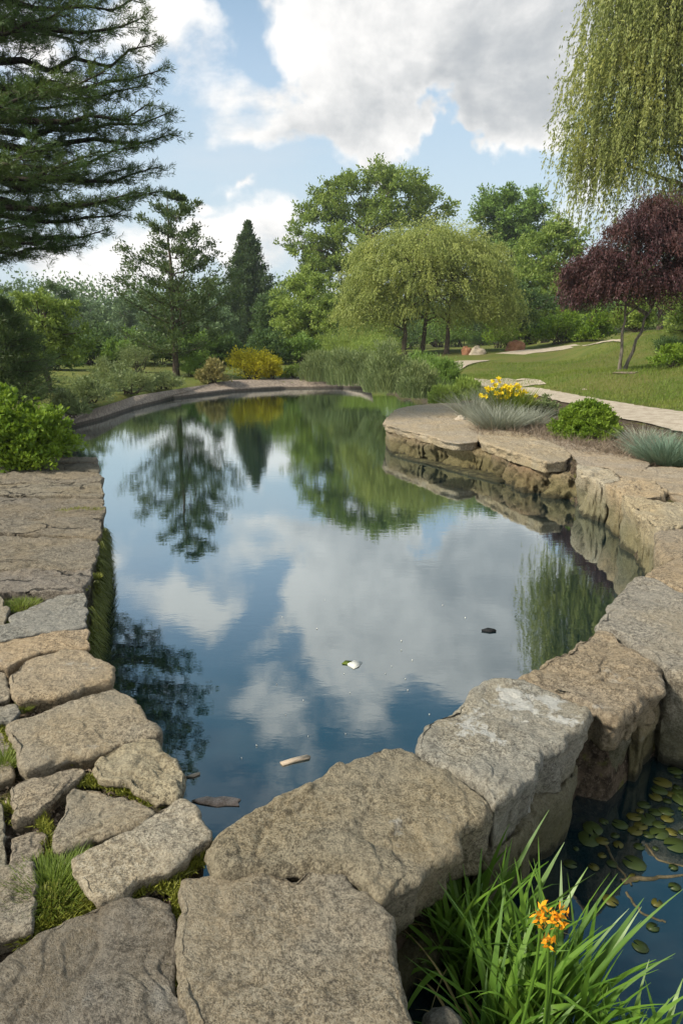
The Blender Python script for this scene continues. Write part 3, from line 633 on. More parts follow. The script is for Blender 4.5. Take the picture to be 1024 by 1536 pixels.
# ------------------------------------------------------------ trees
def crown_clumps(blobs, Y, n, shell=.55):
    """clump centres in ellipsoids traced from the photograph at distance Y, round in depth"""
    E = []
    for (u, v, ru, rv) in blobs:
        c = np.array(W(u, v, Y)); dep = c[1] * CP - (c[2] - CAMZ) * SP
        E.append((c, np.array([ru * dep / F, min(ru * .95, rv * 1.4) * dep / F, rv * dep / F])))
    vol = np.array([(e[1][0] * e[1][1] * e[1][2]) ** .67 for e in E]); vol /= vol.sum()
    out = []
    for (c, r), f_ in zip(E, vol):
        k = max(3, int(round(n * f_)))
        q = rdir(k) * (rg.random((k, 1)) ** (1 / 3) * (1 - shell) + shell) * .93
        out.append(c + q * r)
    return np.concatenate(out), E
def limbs_to(mb, trunk, r0, tips, nmax, sag=.08, rt=.012, lo=.25):
    tr = np.asarray(trunk)
    sel = tips if len(tips) <= nmax else tips[rg.choice(len(tips), nmax, replace=False)]
    for t in sel:
        zz = tr[:, 2]; f_ = lo + (1 - lo) * np.clip((t[2] - zz[0]) / (zz[-1] - zz[0]) - .15 - .2 * rg.random(), 0, .97)
        i = f_ * (len(tr) - 1); a = tr[int(i)] + (tr[min(int(i) + 1, len(tr) - 1)] - tr[int(i)]) * (i - int(i))
        L = np.linalg.norm(t - a)
        p = curve(a, t, sag=sag * (1 if t[2] > a[2] else -.6), n=7, wob=.03)
        rr = min(r0 * .45, .018 * L + .01)
        tube(mb, p, np.linspace(rr, rt, 7), 5)
def tree(name, label, cat, Y, bu, blobs, leafmat, nleaf=18000, nclump=90, ls=.13, rc=.5, r0=.16, bark='bark', trunks=None, group=None, shell=.5,
         flat=.7, wr=.45, up=.3, top=.75, nlimb=45, base=None):
    b = base if base is not None else np.array([0, 0, 0.])
    if base is None:
        bx = W(bu, 540, Y).x; b = np.array([bx, Y, float(H(bx, Y)) - .05])
    C, E = crown_clumps(blobs, Y, nclump, shell)
    C = C[C[:, 2] > b[2] + .1]
    root = empty(name, tuple(b), label, cat, group)
    ctr = np.mean([e[0] for e in E], axis=0); zt = max(e[0][2] + e[1][2] * .6 for e in E)
    mb = MB()
    tl = []
    for tk in (trunks or [(0, 0, 0, 0)]):
        # offsets at base and at head of the trunk
        a = b + np.array([tk[0], tk[1], 0]); z_end = b[2] + (zt - b[2]) * top
        e = np.array([ctr[0] * .6 + a[0] * .4 + tk[2], ctr[1] + tk[3], z_end])
        p = curve(a, e, 0, 12, .008); p[0] = a
        rr = r0 * np.linspace(1, .18, 12); rr[0] *= 1.35
        tube(mb, p, rr, 10); tl.append(p)
    for p in tl: limbs_to(mb, p, r0, C, nlimb // len(tl))
    mb.build('trunk', M[bark], root, smooth=True)
    k = max(1, nleaf // len(C)); sz = rc * rg.uniform(.6, 1.25, len(C))
    cc = np.repeat(C, k, 0); ss_ = np.repeat(sz, k)[:, None]
    dd = rdir(len(cc)); dd[:, 2] *= flat
    # twigs: leaves gather along a few shoots inside each clump
    sh = rdir(len(C) * 7).reshape(len(C), 7, 3); sh[..., 2] = sh[..., 2] * flat + up * .5
    pick = rg.integers(0, 7, len(cc)); ci = np.repeat(np.arange(len(C)), k)
    shoot = sh[ci, pick]; tt = rg.random((len(cc), 1)) ** .6
    p = cc + ss_ * (shoot * tt * 1.05 + dd * .30)
    d = unit(shoot * .6 + rdir(len(cc)) * .9 + np.array([0, 0, up * .4]))
    V, Fc = leaves(p, d, ls * rg.uniform(.6, 1.35, len(p)), wr)
    mesh('crown', V, Fc, M[leafmat], root)
    return root
def weeping(name, label, cat, Y, bu, blobs, leafmat, nstr=700, slen=(1., 3.), ls=.11, per=45, r0=.3, trunks=None, nclump=60, base=None, top=.8, lean=.12, group=None, arch=.25, fill=0, nlimb=40, bark='barkgrey', zmin=None, fsz=1.0):
    bx = W(bu, 540, Y).x; b = np.array([bx, Y, float(H(bx, Y)) - .05])
    C, E = crown_clumps(blobs, Y, nclump, .35)
    root = empty(name, tuple(b), label, cat, group)
    ctr = np.mean([e[0] for e in E], axis=0); zt = max(e[0][2] + e[1][2] * .6 for e in E)
    mb = MB(); tl = []
    for tk in (trunks or [(0, 0, 0, 0)]):
        a = b + np.array([tk[0], tk[1], 0]); e = np.array([ctr[0] * .5 + a[0] * .5 + tk[2], ctr[1] + tk[3], b[2] + (zt - b[2]) * top])
        p = curve(a, e, 0, 12, .007); p[0] = a; tl.append(p)
        rr = r0 * np.linspace(1, .2, 12); rr[0] *= 1.3; tube(mb, p, rr, 10)
    for p in tl: limbs_to(mb, p, r0, C, nlimb // len(tl), sag=.14)
    mb.build('trunk', M[bark], root, smooth=True)
    vol = np.array([(e[1][0] * e[1][2]) for e in E]); vol /= vol.sum()
    P0 = []; 
    for (c, r), f_ in zip(E, vol):
        k = int(nstr * f_); q = rdir(k); q[:, 2] = np.abs(q[:, 2]) * .9 + .02 * 0 - .15
        P0.append(c + q * r * (rg.random((k, 1)) ** .4))
    P0 = np.concatenate(P0); n = len(P0)
    # group strands into tresses
    nt = max(1, n // 9); ix = rg.integers(0, nt, n); anchors = P0[rg.choice(n, nt, replace=False)]
    P0 = anchors[ix] + rg.normal(size=(n, 3)) * np.array([.42, .42, .34]) * (slen[1] / 2.6)
    L = rg.uniform(*slen, n); out = unit((P0 - ctr) * np.array([1, 1, 0]) + rg.normal(size=(n, 3)) * .3 * np.array([1, 1, 0]))
    if zmin is not None: L = np.minimum(L, np.maximum(P0[:, 2] - zmin - rg.random(n) * .8, .2))
    t = rg.random((n, per)); t = np.sort(t, 1)[..., None]
    Lx = L[:, None, None]
    pos = P0[:, None] + out[:, None] * Lx * (arch * np.sqrt(t)) + np.array([lean * .3, 0, 0]) * Lx * t ** 2
    pos[..., 2] -= (Lx * (t ** 1.35 - .18 * np.sin(t * np.pi) * (1 - t)))[..., 0]
    p = pos.reshape(-1, 3) + rg.normal(size=(n * per, 3)) * .018
    d = unit(np.array([0, 0, -1.]) + rg.normal(size=p.shape) * .38 + np.repeat(out, per, 0) * .3)
    if fill:
        kf = fill // len(C); cf = np.repeat(C, kf, 0) + rg.normal(size=(kf * len(C), 3)) * np.array([.5, .5, .42]) * fsz
        p = np.concatenate([p, cf]); d = np.concatenate([d, unit(rdir(len(cf)) + np.array([0, 0, -.7]))])
    V, Fc = leaves(p, d, ls * rg.uniform(.6, 1.3, len(p)), .30)
    mesh('crown', V, Fc, M[leafmat], root)
    return root

# --- tall pine on the left, its trunk outside the frame
def big_pine():
    Y = 13.5; b = np.array([-8.6, Y, float(H(-8.6, Y))])
    root = empty('pine_tree', tuple(b), 'huge dark pine with long feathery limbs reaching in from the left edge', 'tree')
    top = W(-150, -120, Y).z + 1.3
    tr = curve(b, (b[0] + .2, Y + .2, top), 0, 14, .006)
    wood = MB(); tube(wood, tr, np.linspace(.28, .04, 14), 12)
    tips = []
    ends = [(190, -25, 0), (205, 8, .4), (218, 38, -.3), (236, 78, .2), (243, 118, -.2), (214, 140, .6), (258, 180, 0), (225, 168, -1), (262, 212, .3), (212, 232, -.5), (238, 262, .2), (196, 262, 1.),
            (243, 298, 0), (206, 300, -1), (190, 322, .4), (165, 352, -.2), (128, 372, .2), (95, 360, -.8), (40, 345, -1.2),
            (150, 60, 1.5), (110, 20, -1.3), (160, 120, -1.6), (120, 190, 1.8), (150, 240, -1.8), (100, 290, 1.6), (80, 130, -2), (60, 225, -2.1), (70, 60, 2.2), (30, 160, 1.4), (60, 335, 1.2), (30, 20, -.8),(95,235,.6),(130,160,.2),(30, 385, .4)]
    L = []
    for (u, v, dy) in ends:
        e = np.array(W(u, v, Y + dy))
        L.append(e)
    for k in range(14):     # limbs in the directions the photograph shows only as reflections or not at all
        a = rg.uniform(.6, 1.6) * math.pi
        z = b[2] + 3.0 + (top - b[2] - 3.4) * rg.random() ** .8
        rad = (4.6 * (1 - ((z - b[2] - 3) / (top - b[2] - 2.5)) ** 2) + .5) * rg.uniform(.75, 1.0)
        e = np.array([b[0] + math.cos(a) * rad, Y + math.sin(a) * rad, z])
        if e[0] > b[0] + 3.4: e[0] = b[0] + 3.4
        L.append(e)
    for k in range(16):
        z = W(0, -10, Y).z + rg.random() * (top - W(0, -10, Y).z - .4); a = rg.uniform(-.8, .8)
        rad = (4.9 * (top - z) / (top - W(0, -10, Y).z) + .7) * rg.uniform(.7, 1)
        L.append(np.array([b[0] + math.cos(a) * rad, Y + math.sin(a) * rad, z]))
    for e in L:
        a = np.array([b[0], Y, min(max(e[2] + rg.uniform(.1, .5) , b[2] + 2.4), top - .3)])
        ln = np.linalg.norm(e - a)
        p = curve(a, e, -.045, 12, .012); p[-3:, 2] += np.array([.0, .02, .06]) * ln * .4
        tube(wood, p, np.linspace(.018 * ln + .012, .008, 12), 6)
        d0 = unit(e - a)
        nb = int(5 + ln * 3.6)
        for j in range(nb):
            f_ = .36 + .64 * (j + .5) / nb; i = f_ * 11; q = p[int(i)] + (p[min(int(i) + 1, 11)] - p[int(i)]) * (i - int(i))
            s = 1 if j % 2 else -1; side = unit(np.cross(d0, [0, 0, 1.])) * s
            sl_ = (.30 + .26 * ln * (1 - f_) * .8) * rg.uniform(.6, 1.2)
            dv = unit(d0 * rg.uniform(.5, 1.) + side * rg.uniform(.5, 1.) + np.array([0, 0, rg.uniform(-.12, .22)]))
            e2 = q + dv * sl_
            pp_ = curve(q, e2, .03, 5, .03); tube(wood, pp_, np.linspace(.010, .004, 5), 4)
            m_ = int(3 + sl_ * 9)
            for t in np.linspace(.3, 1, m_):
                c = q + dv * sl_ * t + rg.normal(size=3) * .05; tips.append((c, unit(dv + rg.normal(size=3) * .45 + np.array([0, 0, .35]))))
        for t in np.linspace(.55, 1, 6): tips.append((p[int(t * 11)], unit(d0 + np.array([0, 0, .4]))))
    wood.build('trunk', M['barkdark'], root, smooth=True)
    c = np.array([t[0] for t in tips]); d = np.array([t[1] for t in tips]); n = len(c); k = 34
    cc = np.repeat(c, k, 0) + np.repeat(d, k, 0) * rg.uniform(-.10, .06, (n * k, 1)) + rg.normal(size=(n * k, 3)) * .02; dd = unit(np.repeat(d, k, 0) * .8 + rdir(n * k) * .75)
    V, Fc = leaves(cc, dd, rg.uniform(.05, .115, n * k), .11)
    mesh('crown', V, Fc, M['pine'], root)
    print('pine tufts', n)
big_pine()

# --- airy conifer with a bare trunk by the far rim
def conifer(name, label, Y, bu, prof, tipv, basev, leafmat, nb=150, k=60, ls=.12, r0=.13, up=.35, airy=1.0, bark='bark', wr=.3, group=None, rc=.16, whorl=0):
    bx = W(bu, 540, Y).x; b = np.array([bx, Y, float(H(bx, Y)) - .05]); root = empty(name, tuple(b), label, 'tree', group)
    zt = W(bu, tipv, Y).z
    wood = MB(); tr = curve(b, (bx + .05, Y, zt), 0, 12, .004); rr = r0 * np.linspace(1, .08, 12); rr[0] *= 1.3; tube(wood, tr, rr, 9)
    vs = [p[0] for p in prof]; ws = [p[1] for p in prof]
    cs, ds, sz = [], [], []
    for i in range(nb):
        v = tipv + (basev - tipv) * ((i + rg.random()) / nb) ** .9 if not whorl else tipv + (basev - tipv) * ((i // whorl + .25 + .3 * rg.random()) / (nb / whorl)) ** .9
        hw = np.interp(v, vs, ws) * rg.uniform(.65, 1.1); c0 = np.array(W(bu, v, Y)); rad = hw * (Y / CP) / F
        a = i * 2.4 + rg.uniform(-.3, .3); dz = up * rad
        e = c0 + np.array([math.cos(a) * rad, math.sin(a) * rad, dz * rg.uniform(.4, 1.2)]); e[2] = min(e[2], zt - rad * .4)
        s = c0 + np.array([0, 0, -.12 * rad])
        p = curve(s, e, -.07, 7, .02); tube(wood, p, np.linspace(.012 * rad + .008, .004, 7), 4)
        m_ = int(5 + rad * 5.5 * airy)
        for t in rg.uniform(.12, 1, m_) if v > tipv + (basev - tipv) * .55 else rg.uniform(.30, 1, m_):
            i_ = t * 6; q = p[int(i_)] + (p[min(int(i_) + 1, 6)] - p[int(i_)]) * (i_ - int(i_))
            off = rg.normal(size=3) * np.array([1, 1, .45]) * (.04 + .13 * rad * (1.05 - t) * .6)
            cs.append(q + off); ds.append(unit((e - s) * .5 + off + np.array([0, 0, .3]))); sz.append(.3 + .7 * min(1, rad / 1.3))
    wood.build('trunk', M[bark], root, smooth=True)
    c, d = np.array(cs), np.array(ds); n = len(c)
    cc = np.repeat(c, k, 0) + rg.normal(size=(n * k, 3)) * rc * np.repeat(np.array(sz), k)[:, None] * np.array([1, 1, .7]); dd = unit(np.repeat(d, k, 0) + rdir(n * k) * .9)
    V, Fc = leaves(cc, dd, ls * rg.uniform(.6, 1.3, n * k), wr)
    mesh('crown', V, Fc, M[leafmat], root)
    return root
conifer('conifer_tree', 'airy conifer with a bare lower trunk standing by the far rim of the water', 31, 263,
        [(285, 3), (310, 22), (340, 40), (370, 50), (400, 62), (430, 84), (480, 90), (520, 70), (545, 50)], 283, 535, 'larch', nb=60, k=30, ls=.13, r0=.14, up=.55, wr=.42, rc=.13, whorl=6)
conifer('conifer_tree', 'narrow dark spire shaped conifer right of the airy conifer', 76, 372,
        [(335, 1), (370, 11), (420, 24), (460, 38), (500, 44), (535, 45)], 333, 535, 'poplar', nb=190, k=26, ls=.26, r0=.3, up=.9, wr=.4, rc=.25)

# --- broadleaf trees behind the water
tree('leafy_tree', 'tall open crowned green tree behind the pale rounded willow', 'tree', 76, 560,
     [(590, 300, 62, 42), (520, 305, 48, 35), (478, 350, 36, 30), (640, 310, 38, 28), (560, 370, 80, 60), (470, 400, 34, 30), (500, 430, 60, 55), (650, 380, 50, 50), (575, 276, 36, 24), (450, 385, 30, 22), (480, 320, 34, 30), (520, 285, 30, 22)],
     'oak', nleaf=60000, nclump=260, ls=.32, rc=1.15, r0=.5, top=.85, up=.6, nlimb=55)
tree('leafy_tree', 'fresh green tree reaching to the ground left of the pale rounded willow', 'tree', 50, 470,
     [(462, 455, 44, 48), (445, 500, 32, 36), (490, 500, 50, 45), (425, 470, 14, 30), (455, 425, 26, 18)], 'light', nleaf=30000, nclump=110, ls=.19, rc=.7, r0=.25)
weeping('willow_tree', 'pale rounded willow with soft drooping foliage on two slim curved trunks', 'tree', 42, 632,
        [(590, 400, 72, 58), (655, 385, 78, 55), (715, 410, 58, 60), (560, 440, 50, 50), (735, 450, 42, 45), (640, 430, 90, 50), (560, 468, 48, 34), (705, 470, 60, 32), (625, 462, 60, 26), (532, 462, 26, 34), (748, 470, 30, 34), (640, 362, 60, 30), (700, 372, 34, 26), (560, 378, 26, 24)], 'willow', nstr=6000, slen=(.25, .8), ls=.14, per=20, r0=.16,
        trunks=[(-1.1, -.5, -.6, 0), (1.4, -.3, .9, 0), (.1, .8, .2, .3)], nclump=170, top=.62, arch=1.1, fill=52000, fsz=1.0, nlimb=54, bark='bark')
tree('leafy_tree', 'dark dense round topped tree behind the right side of the pale willow', 'tree', 80, 770,
     [(768, 320, 46, 44), (735, 335, 34, 32), (795, 345, 32, 38), (770, 380, 54, 40), (745, 300, 24, 18)], 'mid', nleaf=36000, nclump=150, ls=.32, rc=1.0, r0=.5)
tree('leafy_tree', 'green tree filling the gap between the pale willow and the purple maple', 'tree', 60, 815,
     [(812, 400, 48, 50), (840, 370, 38, 30), (800, 440, 60, 45), (860, 430, 40, 50), (830, 345, 20, 18)], 'oak', nleaf=32000, nclump=130, ls=.25, rc=.8, r0=.35)
weeping('willow_tree', 'towering weeping willow with long hanging tresses at the upper right', 'tree', 27.5, 1105,
        [(985, 40, 105, 90), (940, 110, 80, 70), (1050, -60, 140, 120), (925, 195, 78, 55), (1000, 190, 90, 70), (1090, 120, 110, 110), (900, 240, 48, 35), (1020, 290, 60, 35), (1160, 30, 120, 140), (945, -10, 50, 45)],
        'willow2', nstr=5200, slen=(.8, 2.8), ls=.14, per=42, r0=.42, nclump=150, top=.8, arch=.22, fill=20000, fsz=1.2, nlimb=60, zmin=4.2, trunks=[(0, 0, .8, 0), (-.5, .3, -1.7, .4)])
# purple maple
weeping('maple_tree', 'purple leaved maple with two slim leaning trunks on the sloping lawn', 'tree', 21.2, 930,
        [(925, 388, 52, 40), (965, 340, 46, 36), (1005, 360, 60, 55), (885, 415, 44, 42), (940, 430, 58, 36), (1000, 425, 55, 36), (1050, 390, 50, 60), (870, 440, 26, 24), (925, 345, 22, 18), (1005, 318, 46, 26), (975, 308, 20, 14)],
        'maple', nstr=3600, slen=(.15, .55), ls=.085, per=24, r0=.055, trunks=[(0, 0, -.15, 0), (.18, .1, 1.1, .2)], nclump=150, fill=24000, fsz=.42, top=.7, arch=.75, nlimb=90, bark='barkgrey', lean=0)
# background trees on the left and right
def bgtree(label, Y, u, blobs, mat, n=18000, nc=80, ls=.17, rc=.6, group='trees of the distant wood'):
    if u < 430: blobs = [(a, b + 26, c * .92, d * .88) for a, b, c, d in blobs]
    return tree('leafy_tree', label, 'tree', Y, u, blobs, mat, nleaf=n, nclump=nc, ls=ls, rc=rc, r0=.25, group=group, nlimb=20)
tree('leafy_tree', 'light green bushy tree at the left edge under the pine limbs', 'tree', 24, 70, [(60, 480, 52, 42), (100, 505, 34, 40), (40, 520, 60, 40), (0, 500, 50, 60), (90, 460, 20, 20)], 'oak', nleaf=20000, nclump=110, ls=.12, rc=.36, r0=.12)
conifer('conifer_tree', 'low dark drooping conifer at the left edge behind the leafy bush', 14.5, 0, [(455, 10), (480, 40), (510, 62), (550, 76), (580, 80)], 450, 590, 'larch', nb=110, k=34, ls=.11, r0=.1, up=-.15, wr=.12, rc=.12, airy=1.4)
bgtree('dark round tree in the gap left of the airy conifer', 52, 155, [(152, 500, 36, 32), (150, 480, 26, 20), (180, 505, 22, 24)], 'dark', 10000, ls=.2, rc=.6)
bgtree('grey green tree with a domed top in the distant wood', 70, 135, [(130, 455, 30, 30), (140, 490, 34, 40)], 'far')
bgtree('taller dark tree at the left end of the distant wood', 60, 80, [(75, 425, 34, 32), (60, 460, 48, 40), (100, 430, 20, 24)], 'dark', 20000)
bgtree('dark tree at the far left of the distant wood', 62, 20, [(15, 440, 50, 40), (40, 480, 50, 40)], 'dark', 18000)
bgtree('pointed grey green tree in the middle of the distant wood', 78, 190, [(190, 445, 26, 28), (195, 480, 34, 36)], 'far')
bgtree('broad tree seen through the airy conifer', 64, 250, [(250, 470, 50, 40), (230, 440, 30, 26)], 'far')
bgtree('tree seen between the two conifers', 60, 325, [(325, 470, 36, 44), (318, 440, 22, 24)], 'far')
bgtree('dark tree filling the gap right of the spire conifer', 55, 412, [(412, 460, 30, 46), (415, 430, 20, 20)], 'dark')
bgtree('tree on the hill behind the purple maple', 52, 985, [(985, 400, 60, 60), (930, 430, 50, 50), (1050, 400, 60, 70)], 'mid', 14000)
bgtree('dark hollow tree behind the bright hedge', 50, 790, [(800, 470, 40, 32), (760, 460, 40, 40)], 'dark', 20000)
tree('leafy_tree', 'yellow green tree on the slope right of the purple maple', 'tree', 38, 1040, [(1020, 440, 40, 36), (1060, 430, 50, 60)], 'light', nleaf=12000, nclump=60, ls=.16, rc=.45, r0=.14)
# far wood
n = 260000; ax_ = rg.uniform(-95, 110, n); ay = 95 + rg.random(n) * 12 + 8 * np.sin(ax_ * .07)
hh_ = 6.6 + 1.4 * np.sin(ax_ * .9) * np.cos(ax_ * .23) + 1.6 * np.sin(ax_ * 2.3 + 1) + .035 * np.maximum(ax_, 0) + np.where(ax_ < -35, .8, 0)
az_ = H(ax_, ay) + hh_ * (1 - rg.random(n) ** .9 * 1.05)
V, Fc = leaves(np.stack([ax_, ay, az_], 1) + rg.normal(size=(n, 3)) * .5, rdir(n) + np.array([0, 0, .5]), rg.uniform(.28, .62, n), .6)
tag(mesh('distant_wood', V, Fc, M['far'], origin=(0, 98, 0)), 'distant wood along the skyline', 'wood', kind='stuff')

# ------------------------------------------------------------ shrubs
def tuft(name, label, cat, b, n, L, rad, mat, wd_=.006, spread=.6, bend=.5, group=None, parent=None, k=4, droop=None, lift=1.):
    b = np.array(b, float); r = np.sqrt(rg.random(n)) * rad; a = rg.random(n) * 2 * np.pi
    off = np.stack([np.cos(a) * r, np.sin(a) * r, np.zeros(n)], 1)
    d = unit(off / max(rad, 1e-6) * spread + rg.normal(size=(n, 3)) * .22 * np.array([1, 1, 0]) + np.array([0, 0, lift]))
    h = unit(d * np.array([1, 1, 0]) + rg.normal(size=(n, 3)) * .2 * np.array([1, 1, 0])) * bend * rg.uniform(.3, 1.2, (n, 1))
    V, Fc = blades(b + off, d, L * rg.uniform(.5, 1.1, n), wd_ * rg.uniform(.7, 1.2, n), h, k, droop=droop if droop is None else droop * rg.random(n))
    o = mesh(name, V, Fc, M[mat], parent, origin=tuple(b) if parent is None else None)
    if parent is None: tag(o, label, cat, group)
    return o
def shrub(name, label, cat, u, v, ru, hv, mat, n=5000, ls=.07, nc=40, group=None, wr=.5, Y=None, up=.5, rc=None, zb=None, lobes=None, stems=True, depth=.8, shell=.4):
    """rounded bush whose foot stands at pixel (u, v); ru half width, hv height in pixels"""
    if zb is not None: b = P(u, v, zb)
    elif Y is not None: x = W(u, v, Y).x; b = Vector((x, Y, float(H(x, Y))))
    else: b = G(u, v)
    s = (b.y * CP - (b.z - CAMZ) * SP) / F; rx = ru * s; hz = hv * s; b = np.array(b); b[1] += rx * .5 * depth
    root = empty(name, tuple(b), label, cat, group)
    rc = rc or rx * .30
    q = rdir(nc); q[:, 2] = np.abs(q[:, 2]) * 1.0; q *= (rg.random((nc, 1)) ** shell) * (1 - rc / rx * .6)
    C = b + q * np.array([rx, rx * depth, hz * .92]) + np.array([0, 0, rc * .35]) 
    C[:, 2] += np.array([noise.noise(Vector((c[0] * 1.7 / rx, c[1] * 1.7 / rx, 3.3))) for c in C]) * hz * .22
    if stems:
        mb = MB()
        for t in C[rg.choice(nc, min(nc, 16), replace=False)]: tube(mb, curve(b + rg.normal(size=3) * np.array([.12, .12, 0]) * rx, t, .05, 5, .03), np.linspace(.02, .006, 5) * max(rx, .3), 5)
        mb.build('stem', M['bark'], root)
    k = n // nc; ci = np.repeat(np.arange(nc), k)
    sh = rdir(nc * 8).reshape(nc, 8, 3); sh[..., 2] = np.abs(sh[..., 2]) * .8 + .1
    shoot = sh[ci, rg.integers(0, 8, len(ci))]; t = rg.random((len(ci), 1)) ** .5
    p = C[ci] + rc * (shoot * t * 1.15 + rdir(len(ci)) * .28)
    p[:, 2] = np.maximum(p[:, 2], H(p[:, 0], p[:, 1]) + .01 if zb is None else zb + .01)
    V, Fc = leaves(p, unit(shoot + rdir(len(ci)) * .9 + np.array([0, 0, up * .5])), ls * rg.uniform(.6, 1.3, len(p)), wr)
    mesh('foliage', V, Fc, M[mat], root)
    return root
shrub('leafy_bush', 'bright green leafy bush on the far end of the left paving', 'bush', 20, 706, 84, 128, 'bright', 22000, .055, 110, zb=ZT, wr=.6, rc=.17)
shrub('leafy_bush', 'low trailing green bush hanging over the paving corner beside the water', 'bush', 84, 688, 24, 40, 'bright', 1400, .05, 16, zb=ZT, wr=.6)
shrub('golden_bush', 'bright golden yellow bush on the far rim', 'bush', 378, 571, 44, 50, 'yellow', 9000, .10, 60)
shrub('golden_bush', 'low golden tail of bush at the right of the tall golden one', 'bush', 410, 571, 20, 32, 'yellow', 2600, .10, 20)
shrub('dry_bush', 'small round straw coloured bush left of the golden bush', 'bush', 318, 576, 26, 40, 'tan', 5000, .09, 40)
shrub('low_bush', 'low green bush right of the golden bush', 'bush', 440, 570, 22, 26, 'light', 2500, .09, 20)
GS = 'grey green shrubs on the left bank'
for (u, v, ru, hv, mt, lb) in [(205, 560, 42, 46, 'sage', 'tall grey green shrub left of the airy conifer'), (160, 575, 36, 34, 'sage', 'middle grey green shrub on the left bank'),
        (245, 585, 30, 24, 'sage', 'low shrub at the foot of the airy conifer'), (130, 606, 48, 44, 'sage', 'wide feathery shrub at the left end of the gravel rim'), (190, 592, 44, 34, 'sage', 'feathery shrub behind the gravel rim'),
        (100, 628, 34, 34, 'sage', 'feathery shrub nearest the leafy bush'), (285, 565, 26, 34, 'mid', 'green shrub right of the conifer trunk'), (180, 545, 30, 22, 'mid', 'small dark shrub behind the tall grey green one')]:
    shrub('feathery_shrub', lb, 'shrub', u, v, ru, hv, mt, 4200, .10, 34, group=GS, wr=.28)
GRD = 'feathery shrubs along the far bank'
for (u, v, ru, hv, mt, lb) in [(480, 572, 34, 52, 'sage', 'feathery shrub at the left end of the far bank thicket'), (530, 578, 44, 74, 'sage', 'tall pale feathery shrub on the far bank'),
        (585, 589, 42, 92, 'sage', 'tallest feathery shrub below the pale willow'), (560, 560, 50, 74, 'light', 'fresh green shrub behind the far bank thicket'), (632, 597, 34, 62, 'sage', 'feathery shrub at the water right of the tallest one'),
        (668, 585, 36, 48, 'mid', 'deep green shrub beside the lower path'), (640, 570, 40, 44, 'mid', 'deep green shrub under the willow trunks'), (700, 600, 22, 34, 'light', 'light green shrub beside the peninsula slab'), (667, 606, 26, 24, 'light', 'low green clump at the back of the tip slab'), (510, 545, 46, 62, 'light', 'big light shrub between the fresh tree and the willow')]:
    fs = shrub('feathery_shrub', lb, 'shrub', u, v, ru, hv * .92, mt, 9000, .11, 70, group=GRD, wr=.20, up=2.2, stems=False)
    fb_ = fs.location; sc_ = fb_.y * CP / F
    tuft('stem', None, None, fb_, 600, hv * sc_ * .5, ru * sc_ * .95, mt, .016, .35, .18, parent=fs, k=3)
GH = 'hedge shrubs behind the upper path'
for (u, v, ru, hv, mt, lb) in [(755, 522, 36, 48, 'bright', 'hedge shrub left of the red boulder'), (800, 516, 34, 46, 'oak', 'darker hedge shrub behind the red boulder'), (845, 516, 44, 54, 'bright', 'largest bright hedge shrub'),
        (895, 512, 30, 42, 'bright', 'bright hedge shrub around the slate marker'), (722, 518, 24, 22, 'mid', 'hedge shrub behind the sandstone pair'), (960, 498, 40, 50, 'oak', 'slope shrub behind the maple trunks'), (1005, 492, 44, 60, 'light', 'pale slope shrub right of the maple trunks'), (1050, 500, 44, 70, 'light', 'pale slope shrub at the right edge'), (575, 530, 40, 60, 'light', 'light bush seen between the willow trunks'), (690, 520, 34, 50, 'bright', 'bright bush right of the willow trunks')]:
    shrub('hedge_shrub', lb, 'shrub', u, v, ru, hv, mt, 5000, .15, 40, group=GH)
GU = 'undergrowth bushes below the distant wood'
for i, (u, v, ru, hv, mt, lb) in enumerate([(70, 556, 50, 50, 'mid', 'undergrowth bush at the left end of the far lawn'), (130, 548, 44, 40, 'dark', 'dark undergrowth bush behind the far lawn'), (185, 550, 42, 52, 'mid', 'undergrowth bush left of the airy conifer'),
        (235, 548, 40, 44, 'dark', 'dark undergrowth bush behind the airy conifer trunk'), (290, 549, 40, 56, 'mid', 'undergrowth bush between the two conifers'), (335, 549, 40, 48, 'dark', 'dark undergrowth bush behind the golden bush'),
        (400, 548, 44, 50, 'dark', 'dark undergrowth bush under the spire conifer'), (450, 547, 40, 50, 'mid', 'undergrowth bush below the fresh green tree'),
        (545, 528, 50, 60, 'mid', 'undergrowth bush behind the left willow trunk'), (605, 525, 50, 56, 'dark', 'dark undergrowth bush behind the willow trunks'), (660, 521, 50, 56, 'mid', 'undergrowth bush behind the right willow trunk'),
        (725, 514, 46, 60, 'dark', 'dark undergrowth behind the sandstone lump'), (785, 509, 50, 66, 'dark', 'dark undergrowth behind the red boulder'), (850, 506, 50, 70, 'mid', 'undergrowth bush behind the largest hedge shrub'), (910, 503, 50, 66, 'dark', 'dark undergrowth bush behind the slate marker'), (965, 497, 50, 70, 'mid', 'undergrowth bush on the skyline behind the maple trunks')]):
    shrub('undergrowth_bush', lb, 'bush', u, v, ru, hv, mt, 6000, .17, 40, group=GU)
shrub('low_shrub', 'dark low shrub on the slope at the right edge', 'shrub', 1010, 530, 32, 24, 'dark', 3500, .07, 24)
shrub('low_shrub', 'yellow green low shrub below the dark one at the right edge', 'shrub', 1015, 552, 34, 34, 'bright', 4500, .07, 30)
shrub('box_bush', 'dense rounded green bush in the dry bed by the curved wall', 'bush', 885, 662, 56, 60, 'bright', 32000, .035, 420, wr=.6, rc=.075, shell=.28)
shrub('low_shrub', 'low green cushion between the yellow flowers and the rounded bush', 'shrub', 815, 625, 26, 28, 'sage', 2600, .05, 24)

